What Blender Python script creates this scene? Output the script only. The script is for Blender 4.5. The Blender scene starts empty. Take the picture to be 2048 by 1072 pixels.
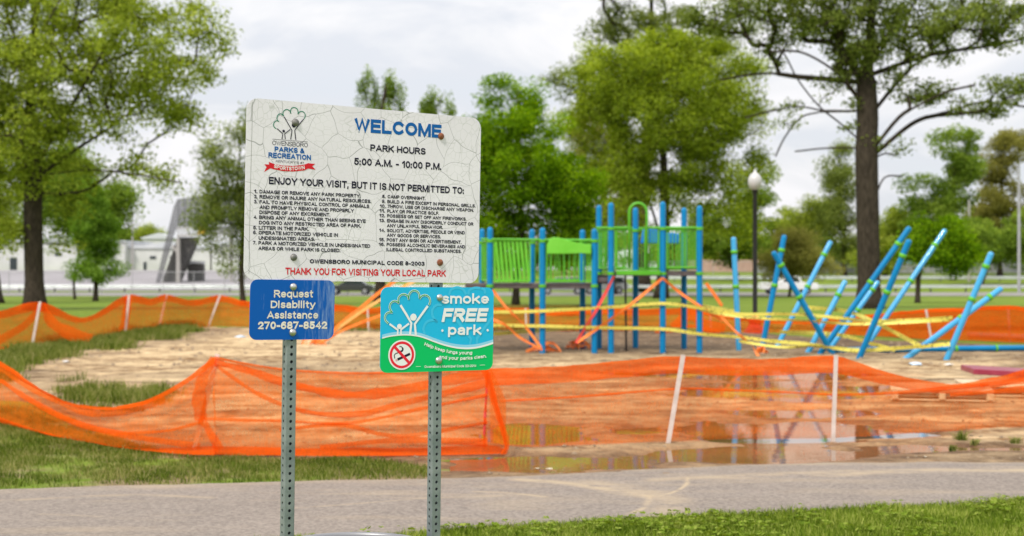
import bpy, math, random
import numpy as np
from mathutils import Vector, Matrix

# ------------------------------------------------------------------ camera, sky, sun, exposure
S = bpy.context.scene
COL = S.collection
F, CX, HY, EYE = 2750.0, 1024.0, 540.0, 1.55      # focal length and horizon in photo pixels, eye height in metres
cam_d = bpy.data.cameras.new('camera')
cam = bpy.data.objects.new('camera', cam_d); COL.objects.link(cam)
cam.location = (0, 0, EYE); cam.rotation_euler = (math.radians(90), 0, 0)
cam_d.sensor_width = 36.0; cam_d.lens = F / 2048 * 36.0
cam_d.shift_y = (HY - 536) / 2048
cam_d.clip_start = 0.1; cam_d.clip_end = 6000
cam_d.dof.use_dof = True; cam_d.dof.focus_distance = 5.0; cam_d.dof.aperture_fstop = 3.7
S.camera = cam

W = bpy.data.worlds.new('World'); S.world = W; W.use_nodes = True
nt = W.node_tree; nt.nodes.clear()
def wn(t, **k):
    n = nt.nodes.new(t)
    for a, b in k.items(): setattr(n, a, b)
    return n
SUN_EL, SUN_AZ = math.radians(52), math.radians(215)
out = wn('ShaderNodeOutputWorld')
sky = wn('ShaderNodeTexSky', sky_type='NISHITA', sun_disc=False)
sky.sun_elevation = SUN_EL; sky.sun_rotation = SUN_AZ
bg1 = wn('ShaderNodeBackground'); bg1.inputs[1].default_value = 0.13
nt.links.new(sky.outputs[0], bg1.inputs[0])
tc = wn('ShaderNodeTexCoord'); sep = wn('ShaderNodeSeparateXYZ'); nt.links.new(tc.outputs['Generated'], sep.inputs[0])
mp = wn('ShaderNodeMapping'); mp.inputs['Scale'].default_value = (1.6, 1.6, 5.5); mp.inputs['Location'].default_value = (0.3, 0.2, 0.9)
nt.links.new(tc.outputs['Generated'], mp.inputs[0])
nz = wn('ShaderNodeTexNoise'); nz.inputs['Scale'].default_value = 2.2; nz.inputs['Detail'].default_value = 7; nz.inputs['Roughness'].default_value = 0.55
nz.inputs['Distortion'].default_value = 0.6
nt.links.new(mp.outputs[0], nz.inputs['Vector'])
cr = wn('ShaderNodeValToRGB'); e = cr.color_ramp.elements
e[0].position = 0.42; e[0].color = (0.76, 0.78, 0.83, 1); e[1].position = 0.58; e[1].color = (0.96, 0.95, 0.97, 1)
m_ = e.new(0.5); m_.color = (0.87, 0.875, 0.90, 1)
nt.links.new(nz.outputs[0], cr.inputs[0])
mx = wn('ShaderNodeMath', operation='MAXIMUM'); mx.inputs[1].default_value = 0.0; nt.links.new(sep.outputs[2], mx.inputs[0])
ma = wn('ShaderNodeMath', operation='MULTIPLY_ADD'); ma.inputs[1].default_value = 0.55; ma.inputs[2].default_value = 0.80
nt.links.new(mx.outputs[0], ma.inputs[0])           # an overcast sky is brighter towards the zenith
bg2 = wn('ShaderNodeBackground'); nt.links.new(cr.outputs[0], bg2.inputs[0]); nt.links.new(ma.outputs[0], bg2.inputs[1])
cover = wn('ShaderNodeValToRGB'); c_ = cover.color_ramp.elements
c_[0].position = 0.30; c_[0].color = (0.88,) * 3 + (1,); c_[1].position = 0.52; c_[1].color = (1.0,) * 3 + (1,)
nt.links.new(nz.outputs[0], cover.inputs[0])
mxs = wn('ShaderNodeMixShader'); nt.links.new(cover.outputs[0], mxs.inputs[0])
nt.links.new(bg1.outputs[0], mxs.inputs[1]); nt.links.new(bg2.outputs[0], mxs.inputs[2]); nt.links.new(mxs.outputs[0], out.inputs[0])

sd = bpy.data.lights.new('sun', 'SUN'); sd.energy = 2.6; sd.angle = math.radians(9); sd.color = (1.0, 0.95, 0.87)
sun = bpy.data.objects.new('sun', sd); COL.objects.link(sun)
sv = Vector((math.sin(SUN_AZ) * math.cos(SUN_EL), math.cos(SUN_AZ) * math.cos(SUN_EL), math.sin(SUN_EL)))
sun.rotation_euler = sv.to_track_quat('Z', 'Y').to_euler(); sun.location = sv * 50
S.view_settings.view_transform = 'Standard'; S.view_settings.look = 'None'
S.view_settings.exposure = 0.30; S.view_settings.gamma = 1.0; S.view_settings.use_curve_mapping = False
S.cycles.use_denoising = True
S.cycles.transparent_max_bounces = 24
S.cycles.max_bounces = 8

# ------------------------------------------------------------------ helpers
def P(px, py, D): return Vector(((px - CX) * D / F, D, EYE - (py - HY) * D / F))
def terr(y, x=0.0):
    def ss(t): t = np.clip(t, 0, 1); return t * t * (3 - 2 * t)
    return -0.85 * ss((np.asarray(y, float) - 35) / 80) + 2.35 * ss((np.asarray(y, float) - 150) / 90)
def gd(py, z=0.0): return (EYE - z) * F / (py - HY)
def G(px, py, z=0.0): D = gd(py, z); return Vector(((px - CX) * D / F, D, z))

def nh(ix, iy, seed):
    h = (ix.astype(np.int64) * 374761393 + iy.astype(np.int64) * 668265263 + seed * 1442695041) & 0xffffffff
    h = ((h ^ (h >> 13)) * 1274126177) & 0xffffffff
    return ((h ^ (h >> 16)) & 0xffff) / 65535.0
def vnoise(x, y, seed=0):
    x = np.asarray(x, float); y = np.asarray(y, float)
    ix = np.floor(x); iy = np.floor(y); fx = x - ix; fy = y - iy
    fx = fx * fx * (3 - 2 * fx); fy = fy * fy * (3 - 2 * fy)
    a = nh(ix, iy, seed); b = nh(ix + 1, iy, seed); c = nh(ix, iy + 1, seed); d = nh(ix + 1, iy + 1, seed)
    return (a * (1 - fx) + b * fx) * (1 - fy) + (c * (1 - fx) + d * fx) * fy
def fbm(x, y, seed=0, o=4):
    s = 0; a = .5; t = 0
    for k in range(o):
        s = s + a * vnoise(np.asarray(x) * 2 ** k, np.asarray(y) * 2 ** k, seed + k * 17); t += a; a *= .55
    return s / t
def lin(c): return tuple(((v / 255) / 12.92 if v / 255 < .04045 else ((v / 255 + .055) / 1.055) ** 2.4) for v in c)

ORG = {}
def reg(o, parent=None):
    ORG[o.name] = (ORG.get(parent.name, Vector()) if parent else Vector()) + Vector(o.location)
def empty(name, loc, label=None, cat=None, group=None, mat=None):
    o = bpy.data.objects.new(name, None); COL.objects.link(o); o.empty_display_size = .2
    o.location = loc
    if mat is not None: o.matrix_world = mat
    if label: o['label'] = label
    if cat: o['category'] = cat
    if group: o['group'] = group
    ORG[o.name] = Vector(loc) if mat is None else None
    return o
def tag(o, label=None, cat=None, group=None, kind=None):
    if label: o['label'] = label
    if cat: o['category'] = cat
    if group: o['group'] = group
    if kind: o['kind'] = kind
    return o

def mesh_obj(name, verts, faces, mat, parent=None, smooth=False, local=False, face_attr=None, vert_attr=None):
    verts = np.asarray(verts, dtype=np.float64).reshape(-1, 3)
    if parent is not None and not local:
        verts = verts - np.array(ORG[parent.name])
    me = bpy.data.meshes.new(name)
    if isinstance(faces, np.ndarray):
        n, k = faces.shape
        me.vertices.add(len(verts)); me.vertices.foreach_set('co', verts.astype(np.float32).ravel())
        me.loops.add(n * k); me.loops.foreach_set('vertex_index', faces.astype(np.int32).ravel())
        me.polygons.add(n); me.polygons.foreach_set('loop_start', (np.arange(n) * k).astype(np.int32))
        me.update(calc_edges=True)
    else:
        me.from_pydata([tuple(v) for v in verts], [], [tuple(int(i) for i in f) for f in faces]); me.update()
    if smooth: me.polygons.foreach_set('use_smooth', np.ones(len(me.polygons), bool))
    for nm, arr in (face_attr or {}).items():
        a = me.attributes.new(nm, 'FLOAT', 'FACE'); a.data.foreach_set('value', np.asarray(arr, np.float32))
    for nm, arr in (vert_attr or {}).items():
        a = me.attributes.new(nm, 'FLOAT', 'POINT'); a.data.foreach_set('value', np.asarray(arr, np.float32))
    o = bpy.data.objects.new(name, me); COL.objects.link(o)
    if mat: me.materials.append(mat)
    if parent: o.parent = parent
    ORG[o.name] = ORG.get(parent.name) if parent and not local else (Vector() if parent is None else None)
    return o

class MB:
    def __init__(s): s.v = []; s.f = []
    def add(s, vs, fs):
        b = len(s.v); s.v += [tuple(v) for v in vs]; s.f += [tuple(i + b for i in f) for f in fs]; return s
    def box(s, c, d, R=None):
        c = Vector(c); hx, hy, hz = d[0] / 2, d[1] / 2, d[2] / 2; R = R or Matrix.Identity(3)
        vs = [c + R @ Vector((x * hx, y * hy, z * hz)) for x in (-1, 1) for y in (-1, 1) for z in (-1, 1)]
        return s.add(vs, [(0, 1, 3, 2), (4, 6, 7, 5), (0, 4, 5, 1), (2, 3, 7, 6), (0, 2, 6, 4), (1, 5, 7, 3)])
    def tube(s, pts, rad, n=8, cap=True):
        pts = [Vector(p) for p in pts]
        if not hasattr(rad, '__len__'): rad = [rad] * len(pts)
        vs = []; prev = None
        for i, p in enumerate(pts):
            d = (pts[min(i + 1, len(pts) - 1)] - pts[max(i - 1, 0)]).normalized()
            if prev is None:
                a = d.orthogonal().normalized()
            else:
                a = (prev - d * prev.dot(d)); a = a.normalized() if a.length > 1e-6 else d.orthogonal().normalized()
            prev = a; b = d.cross(a)
            for k in range(n):
                t = 2 * math.pi * k / n; vs.append(p + (a * math.cos(t) + b * math.sin(t)) * rad[i])
        fs = []
        for i in range(len(pts) - 1):
            for k in range(n):
                k2 = (k + 1) % n; fs.append((i * n + k, i * n + k2, (i + 1) * n + k2, (i + 1) * n + k))
        if cap: fs.append(tuple(range(n))[::-1]); fs.append(tuple((len(pts) - 1) * n + k for k in range(n)))
        return s.add(vs, fs)
    def prism(s, poly, y0, y1):            # polygon in x,z extruded along y
        n = len(poly); vs = [(x, y0, z) for x, z in poly] + [(x, y1, z) for x, z in poly]
        fs = [tuple(range(n)), tuple(range(n, 2 * n))[::-1]] + [(i, i + n, (i + 1) % n + n, (i + 1) % n) for i in range(n)]
        return s.add(vs, fs)
    def lathe(s, prof, c, n=16):           # prof: (r,z)
        vs = []; c = Vector(c)
        for r, z in prof:
            for k in range(n):
                t = 2 * math.pi * k / n; vs.append(c + Vector((r * math.cos(t), r * math.sin(t), z)))
        fs = [(i * n + k, i * n + (k + 1) % n, (i + 1) * n + (k + 1) % n, (i + 1) * n + k) for i in range(len(prof) - 1) for k in range(n)]
        return s.add(vs, fs)
    def build(s, name, mat, parent=None, smooth=False, local=False, bevel=0):
        o = mesh_obj(name, s.v, s.f, mat, parent, smooth, local)
        if bevel:
            m = o.modifiers.new('bevel', 'BEVEL'); m.width = bevel; m.segments = 2; m.limit_method = 'ANGLE'
        return o

def smoothpts(pts, per=8):
    P_ = [np.array(p, float) for p in pts]; P_ = [2 * P_[0] - P_[1]] + P_ + [2 * P_[-1] - P_[-2]]; out_ = []
    for i in range(1, len(P_) - 2):
        a, b, c, d = P_[i - 1:i + 3]
        for k in range(per):
            t = k / per
            out_.append(.5 * ((2 * b) + (c - a) * t + (2 * a - 5 * b + 4 * c - d) * t * t + (3 * b - a - 3 * c + d) * t ** 3))
    out_.append(P_[-2]); return out_

# ------------------------------------------------------------------ materials
MATS = {}
def mat(name, col=(.5, .5, .5), rough=.6, metal=0.0, noise=None, bump=None, spec=.5, coat=0, col2=None, scale=4.0, ramp=(.35, .65), detail=6, coords='Object', stretch=None):
    m = bpy.data.materials.new(name); m.use_nodes = True; t = m.node_tree; b = t.nodes['Principled BSDF']
    b.inputs['Base Color'].default_value = (*col, 1); b.inputs['Roughness'].default_value = rough; b.inputs['Metallic'].default_value = metal
    b.inputs['Specular IOR Level'].default_value = spec; b.inputs['Coat Weight'].default_value = coat
    tc = t.nodes.new('ShaderNodeTexCoord'); mp = t.nodes.new('ShaderNodeMapping'); t.links.new(tc.outputs[coords], mp.inputs[0])
    if stretch: mp.inputs['Scale'].default_value = stretch
    if col2:
        nz = t.nodes.new('ShaderNodeTexNoise'); nz.inputs['Scale'].default_value = scale; nz.inputs['Detail'].default_value = detail; nz.inputs['Roughness'].default_value = .6
        t.links.new(mp.outputs[0], nz.inputs['Vector'])
        r = t.nodes.new('ShaderNodeValToRGB'); r.color_ramp.elements[0].position = ramp[0]; r.color_ramp.elements[1].position = ramp[1]
        r.color_ramp.elements[0].color = (*col, 1); r.color_ramp.elements[1].color = (*col2, 1)
        t.links.new(nz.outputs[0], r.inputs[0]); t.links.new(r.outputs[0], b.inputs['Base Color'])
    if bump:
        n2 = t.nodes.new('ShaderNodeTexNoise'); n2.inputs['Scale'].default_value = bump[0]; n2.inputs['Detail'].default_value = 5
        t.links.new(mp.outputs[0], n2.inputs['Vector'])
        bp = t.nodes.new('ShaderNodeBump'); bp.inputs['Strength'].default_value = bump[1]; bp.inputs['Distance'].default_value = bump[2]
        t.links.new(n2.outputs[0], bp.inputs['Height']); t.links.new(bp.outputs[0], b.inputs['Normal'])
    MATS[name] = m; return m
def leafmat(name, c1, c2, c3, trans=.52):
    m = bpy.data.materials.new(name); m.use_nodes = True; t = m.node_tree; t.nodes.clear()
    o = t.nodes.new('ShaderNodeOutputMaterial'); a = t.nodes.new('ShaderNodeAttribute'); a.attribute_name = 'tint'
    r = t.nodes.new('ShaderNodeValToRGB'); el = r.color_ramp.elements
    el[0].position = 0.0; el[0].color = (*c1, 1); el[1].position = 1.0; el[1].color = (*c3, 1); q = el.new(.5); q.color = (*c2, 1)
    t.links.new(a.outputs['Fac'], r.inputs[0])
    d = t.nodes.new('ShaderNodeBsdfDiffuse'); tr = t.nodes.new('ShaderNodeBsdfTranslucent'); mx = t.nodes.new('ShaderNodeMixShader'); mx.inputs[0].default_value = trans
    hs = t.nodes.new('ShaderNodeHueSaturation'); hs.inputs['Hue'].default_value = .49; hs.inputs['Saturation'].default_value = 1.1; hs.inputs['Value'].default_value = 1.5
    t.links.new(r.outputs[0], d.inputs[0]); t.links.new(r.outputs[0], hs.inputs['Color']); t.links.new(hs.outputs[0], tr.inputs[0])
    t.links.new(d.outputs[0], mx.inputs[1]); t.links.new(tr.outputs[0], mx.inputs[2]); t.links.new(mx.outputs[0], o.inputs[0])
    return m
def netmat(name, col, opacity, streak=.25, scale=(4, 4, 7), tintc=(1, .84, .66)):
    m = bpy.data.materials.new(name); m.use_nodes = True; t = m.node_tree; t.nodes.clear()
    o = t.nodes.new('ShaderNodeOutputMaterial'); tp = t.nodes.new('ShaderNodeBsdfTransparent'); tp.inputs[0].default_value = (*tintc, 1)
    d = t.nodes.new('ShaderNodeBsdfDiffuse'); tr = t.nodes.new('ShaderNodeBsdfTranslucent'); m1 = t.nodes.new('ShaderNodeMixShader'); m1.inputs[0].default_value = .45
    d.inputs[0].default_value = (*col, 1); tr.inputs[0].default_value = (*col, 1)
    tc = t.nodes.new('ShaderNodeTexCoord'); mp = t.nodes.new('ShaderNodeMapping'); mp.inputs['Scale'].default_value = scale
    nz = t.nodes.new('ShaderNodeTexNoise'); nz.inputs['Scale'].default_value = 1.0; nz.inputs['Detail'].default_value = 9; nz.inputs['Roughness'].default_value = .72
    t.links.new(tc.outputs['Object'], mp.inputs[0]); t.links.new(mp.outputs[0], nz.inputs['Vector'])
    mr = t.nodes.new('ShaderNodeMapRange'); mr.inputs['From Min'].default_value = .3; mr.inputs['From Max'].default_value = .7
    mr.inputs['To Min'].default_value = max(0, opacity - streak / 2); mr.inputs['To Max'].default_value = min(1, opacity + streak / 2)
    t.links.new(nz.outputs[0], mr.inputs[0])
    fn = t.nodes.new('ShaderNodeTexNoise'); fn.inputs['Scale'].default_value = 1.0; fn.inputs['Detail'].default_value = 2; mf = t.nodes.new('ShaderNodeMapping'); mf.inputs['Scale'].default_value = (55, 55, 22)
    t.links.new(tc.outputs['Object'], mf.inputs[0]); t.links.new(mf.outputs[0], fn.inputs['Vector']); fa = t.nodes.new('ShaderNodeMath'); fa.operation = 'MULTIPLY_ADD'; fa.inputs[1].default_value = streak * 1.6; fa.inputs[2].default_value = -streak * .8
    t.links.new(fn.outputs[0], fa.inputs[0]); ad = t.nodes.new('ShaderNodeMath'); ad.operation = 'ADD'; ad.use_clamp = True; t.links.new(mr.outputs[0], ad.inputs[0]); t.links.new(fa.outputs[0], ad.inputs[1])
    m2 = t.nodes.new('ShaderNodeMixShader'); t.links.new(ad.outputs[0], m2.inputs[0])
    t.links.new(d.outputs[0], m1.inputs[1]); t.links.new(tr.outputs[0], m1.inputs[2])
    t.links.new(tp.outputs[0], m2.inputs[1]); t.links.new(m1.outputs[0], m2.inputs[2]); t.links.new(m2.outputs[0], o.inputs[0])
    return m

M_bark = mat('bark', (.028, .022, .017), .95, spec=.1, col2=(.075, .058, .044), scale=5, bump=(9, .8, .05), stretch=(3, 3, .6))
M_bark_grey = mat('bark_grey', (.10, .09, .075), .95, spec=.1, col2=(.19, .175, .15), scale=5, bump=(9, .8, .05), stretch=(3, 3, .6))
M_leaf_yel = leafmat('leaf_yellow_green', (.09, .125, .018), (.26, .33, .045), (.50, .56, .11))
M_leaf_oakr = leafmat('leaf_oak_sparse', (.045, .07, .016), (.16, .21, .04), (.31, .37, .09))
M_leaf_oak = leafmat('leaf_oak_spring', (.085, .125, .015), (.25, .33, .035), (.46, .54, .08))
M_leaf_bright = leafmat('leaf_bright_green', (.03, .08, .005), (.15, .28, .012), (.36, .52, .035))
M_leaf_mid = leafmat('leaf_mid_green', (.055, .10, .016), (.18, .27, .04), (.34, .44, .08))
M_leaf_grey = leafmat('leaf_grey_green', (.055, .085, .02), (.175, .225, .05), (.33, .38, .09))
M_leaf_olive = leafmat('leaf_olive', (.15, .15, .04), (.25, .245, .06), (.37, .36, .10))
M_leaf_con = leafmat('leaf_conifer', (.07, .14, .018), (.17, .29, .04), (.31, .46, .09))
M_blue = mat('blue_paint', (.0, .175, .40), .38, spec=.25, col2=(.0, .21, .47), scale=3)
M_green = mat('green_paint', (.085, .38, .02), .35, spec=.3, col2=(.12, .44, .03), scale=3)
M_greenp = mat('green_plastic', (.13, .50, .03), .4, spec=.3, col2=(.17, .56, .05), scale=2)
M_deck = mat('deck_coating', (.075, .06, .062), .7, col2=(.11, .09, .09), scale=8)
M_tape = mat('yellow_tape', (.62, .50, .05), .4, col2=(.78, .66, .12), scale=6, ramp=(.3, .6))
M_ribbon = mat('orange_ribbon_plastic', (.85, .16, .02), .4, col2=(.95, .28, .05), scale=5)
M_ribbon_y = mat('amber_ribbon_plastic', (.85, .42, .10), .4, col2=(.9, .5, .18), scale=5)
M_ribbon_r = mat('red_ribbon_plastic', (.80, .05, .05), .4, col2=(.9, .1, .08), scale=5)
M_net = netmat('orange_net', (1.0, .20, .014), .47, .30)
M_net_far = netmat('orange_net_far', (.80, .13, .010), .55, .26)
M_hem = netmat('orange_net_doubled', (1.0, .15, .010), .62, .24)
M_stake = mat('stake_wood', (.55, .47, .42), .8, col2=(.70, .60, .55), scale=10)
M_galv = mat('galvanized_steel', (.165, .20, .205), .5, metal=.35, col2=(.27, .305, .31), scale=14, bump=(60, .1, .001))
M_bolt = mat('zinc_bolt', (.42, .42, .41), .35, metal=.8, col2=(.6, .6, .58), scale=60)
M_rust = mat('rusty_bolt', (.16, .045, .02), .8, metal=.2, col2=(.32, .12, .06), scale=120)
M_darkbolt = mat('weathered_bolt', (.13, .13, .125), .6, metal=.4, col2=(.24, .23, .22), scale=120)
M_alu = mat('aluminium_back', (.45, .46, .47), .5, metal=.7)
M_ink = mat('navy_ink', (.012, .011, .03), .5, spec=.2)
M_blueink = mat('blue_ink', (.002, .105, .37), .45, spec=.2)
M_redink = mat('red_ink', (.62, .015, .025), .5, spec=.2)
M_greenink = mat('green_ink', (.01, .20, .12), .5)
M_cream = mat('cream_lettering', (.82, .76, .70), .5, col2=(.7, .62, .52), scale=60)
M_white = mat('white_print', (.82, .82, .84), .45)
M_sgreen = mat('sign_green', (.0, .50, .13), .4, spec=.2)
M_ssky = mat('sign_sky', (.0, .44, .76), .4, col2=(.0, .47, .80), scale=3)
M_swater = mat('sign_sky_pale', (.035, .50, .80), .4)
M_smist = mat('sign_mist', (.27, .62, .83), .4)
M_tgreen = mat('tree_line_green', (.01, .38, .12), .4)
M_sred = mat('sign_red', (.78, .005, .03), .4)
M_pinkpr = mat('pink_print', (.75, .35, .38), .5)
M_black = mat('black_metal', (.012, .012, .012), .4)
M_globe = mat('globe_glass', (.50, .49, .48), .3, col2=(.58, .57, .55), scale=3)
M_redbase = mat('red_wrap', (.55, .015, .02), .5)
M_bin = mat('bin_steel', (.03, .031, .034), .6, metal=.0, col2=(.05, .05, .055), scale=10)
M_rim = mat('bin_rim', (.26, .26, .27), .4, metal=.4)
M_wood = mat('pallet_wood', (.55, .42, .27), .8, col2=(.72, .60, .42), scale=12, stretch=(1, 8, 8))
M_maroon = mat('maroon_board', (.25, .02, .05), .35, col2=(.33, .04, .08), scale=5)
M_wwall = mat('white_cladding', (.55, .55, .54), .8, spec=.2, col2=(.66, .66, .65), scale=.3)
M_roof = mat('pale_roof', (.48, .50, .54), .7, col2=(.60, .61, .64), scale=.3)
M_pink = mat('pink_brick', (.47, .28, .23), .8, col2=(.58, .37, .31), scale=1.2)
M_bluebld = mat('blue_cladding', (.05, .25, .48), .6, col2=(.08, .31, .55), scale=.5)
M_grey = mat('grey_steel', (.30, .30, .31), .6, col2=(.40, .40, .41), scale=2)
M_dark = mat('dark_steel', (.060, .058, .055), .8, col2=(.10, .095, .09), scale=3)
M_beige = mat('beige_steel', (.36, .34, .32), .7)
M_screen = netmat('grey_screen', (.22, .22, .23), .55, .2, (1, 1, .3), (1, 1, 1))
M_chain = netmat('chain_link', (.30, .31, .32), .14, .06, (1, 1, 1), (1, 1, 1))
M_rail = mat('rail_zinc', (.50, .52, .54), .45, metal=.4, col2=(.62, .64, .66), scale=.8)
M_glass = mat('window_glass', (.02, .03, .035), .08, spec=.8)
M_tyre = mat('tyre_rubber', (.015, .015, .015), .9)
M_hub = mat('wheel_rim', (.45, .45, .46), .35, metal=.8)
M_cwhite = mat('car_white', (.78, .78, .79), .2, coat=.6)
M_csilver = mat('car_silver', (.42, .43, .45), .25, metal=.5, coat=.6)
M_cdark = mat('car_dark', (.035, .037, .04), .2, coat=.6)
M_yellow = mat('yellow_banner', (.70, .42, .05), .6)
M_litter = mat('pale_plastic', (.55, .68, .82), .4)
M_litterw = mat('white_scrap', (.75, .74, .72), .6)
M_stone = mat('pale_stone', (.42, .36, .26), .85, col2=(.6, .54, .42), scale=40)
M_greypipe = mat('grey_pipe', (.20, .21, .24), .5, col2=(.28, .29, .32), scale=3)

# ---- sign faces
def sign_white():
    m = mat('cracked_white_vinyl', (.68, .68, .65), .55); t = m.node_tree; b = t.nodes['Principled BSDF']
    tc = t.nodes.new('ShaderNodeTexCoord')
    wz = t.nodes.new('ShaderNodeTexNoise'); wz.inputs['Scale'].default_value = 5; wz.inputs['Detail'].default_value = 2
    t.links.new(tc.outputs['Object'], wz.inputs['Vector'])
    mixv = t.nodes.new('ShaderNodeMix'); mixv.data_type = 'VECTOR'; mixv.inputs[0].default_value = .10
    t.links.new(tc.outputs['Object'], mixv.inputs[4]); t.links.new(wz.outputs['Color'], mixv.inputs[5])
    def crack(scale, w0, w1, vec):
        v = t.nodes.new('ShaderNodeTexVoronoi'); v.feature = 'DISTANCE_TO_EDGE'; v.inputs['Scale'].default_value = scale
        t.links.new(vec, v.inputs['Vector'])
        r = t.nodes.new('ShaderNodeMapRange'); r.inputs['From Min'].default_value = w0; r.inputs['From Max'].default_value = w1
        t.links.new(v.outputs['Distance'], r.inputs[0]); return r.outputs[0]
    a = crack(11, .001, .011, mixv.outputs[1]); c = crack(44, .0, .05, mixv.outputs[1])
    msk = t.nodes.new('ShaderNodeTexNoise'); msk.inputs['Scale'].default_value = 9; msk.inputs['Detail'].default_value = 2
    t.links.new(tc.outputs['Object'], msk.inputs['Vector'])
    mr = t.nodes.new('ShaderNodeMapRange'); mr.inputs['From Min'].default_value = .40; mr.inputs['From Max'].default_value = .62; mr.inputs['To Min'].default_value = .12; mr.inputs['To Max'].default_value = .8
    t.links.new(msk.outputs[0], mr.inputs[0])
    base = t.nodes.new('ShaderNodeTexNoise'); base.inputs['Scale'].default_value = 5; base.inputs['Detail'].default_value = 8
    t.links.new(tc.outputs['Object'], base.inputs['Vector'])
    r = t.nodes.new('ShaderNodeValToRGB'); r.color_ramp.elements[0].position = .3; r.color_ramp.elements[1].position = .7
    r.color_ramp.elements[0].color = (.73, .69, .76, 1); r.color_ramp.elements[1].color = (.80, .765, .83, 1)
    t.links.new(base.outputs[0], r.inputs[0])
    m1 = t.nodes.new('ShaderNodeMix'); m1.data_type = 'RGBA'; m1.inputs[6].default_value = (.42, .42, .41, 1)
    inv = t.nodes.new('ShaderNodeMath'); inv.operation = 'SUBTRACT'; inv.inputs[0].default_value = 1; t.links.new(c, inv.inputs[1])
    mu = t.nodes.new('ShaderNodeMath'); mu.operation = 'MULTIPLY'; t.links.new(inv.outputs[0], mu.inputs[0]); t.links.new(mr.outputs[0], mu.inputs[1])
    t.links.new(mu.outputs[0], m1.inputs[0]); t.links.new(r.outputs[0], m1.inputs[6]); m1.inputs[7].default_value = (.50, .50, .50, 1)
    m2 = t.nodes.new('ShaderNodeMix'); m2.data_type = 'RGBA'; m2.inputs[6].default_value = (.30, .30, .31, 1)
    t.links.new(a, m2.inputs[0]); t.links.new(m1.outputs[2], m2.inputs[7]); t.links.new(m2.outputs[2], b.inputs['Base Color'])
    bp = t.nodes.new('ShaderNodeBump'); bp.inputs['Strength'].default_value = .3; bp.inputs['Distance'].default_value = .0006
    t.links.new(a, bp.inputs['Height']); t.links.new(bp.outputs[0], b.inputs['Normal'])
    return m
M_vinyl = sign_white()
def sign_blue():
    m = mat('weathered_blue_vinyl', (.008, .12, .45), .5, spec=.2); t = m.node_tree; b = t.nodes['Principled BSDF']
    tc = t.nodes.new('ShaderNodeTexCoord'); mp = t.nodes.new('ShaderNodeMapping'); mp.inputs['Scale'].default_value = (90, 90, 12)
    t.links.new(tc.outputs['Object'], mp.inputs[0])
    nz = t.nodes.new('ShaderNodeTexNoise'); nz.inputs['Scale'].default_value = 1; nz.inputs['Detail'].default_value = 6; nz.inputs['Roughness'].default_value = .65
    t.links.new(mp.outputs[0], nz.inputs['Vector'])
    sp = t.nodes.new('ShaderNodeSeparateXYZ'); t.links.new(tc.outputs['Object'], sp.inputs[0])
    mr = t.nodes.new('ShaderNodeMapRange'); mr.inputs['From Min'].default_value = -.02; mr.inputs['From Max'].default_value = .15; mr.inputs['To Min'].default_value = -.12; mr.inputs['To Max'].default_value = .12
    t.links.new(sp.outputs[0], mr.inputs[0])
    ad = t.nodes.new('ShaderNodeMath'); ad.operation = 'ADD'; t.links.new(nz.outputs[0], ad.inputs[0]); t.links.new(mr.outputs[0], ad.inputs[1])
    r = t.nodes.new('ShaderNodeValToRGB'); r.color_ramp.elements[0].position = .50; r.color_ramp.elements[1].position = .80
    r.color_ramp.elements[0].color = (.0, .095, .43, 1); r.color_ramp.elements[1].color = (.20, .31, .56, 1)
    t.links.new(ad.outputs[0], r.inputs[0]); t.links.new(r.outputs[0], b.inputs['Base Color'])
    return m
M_bluesign = sign_blue()

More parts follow.
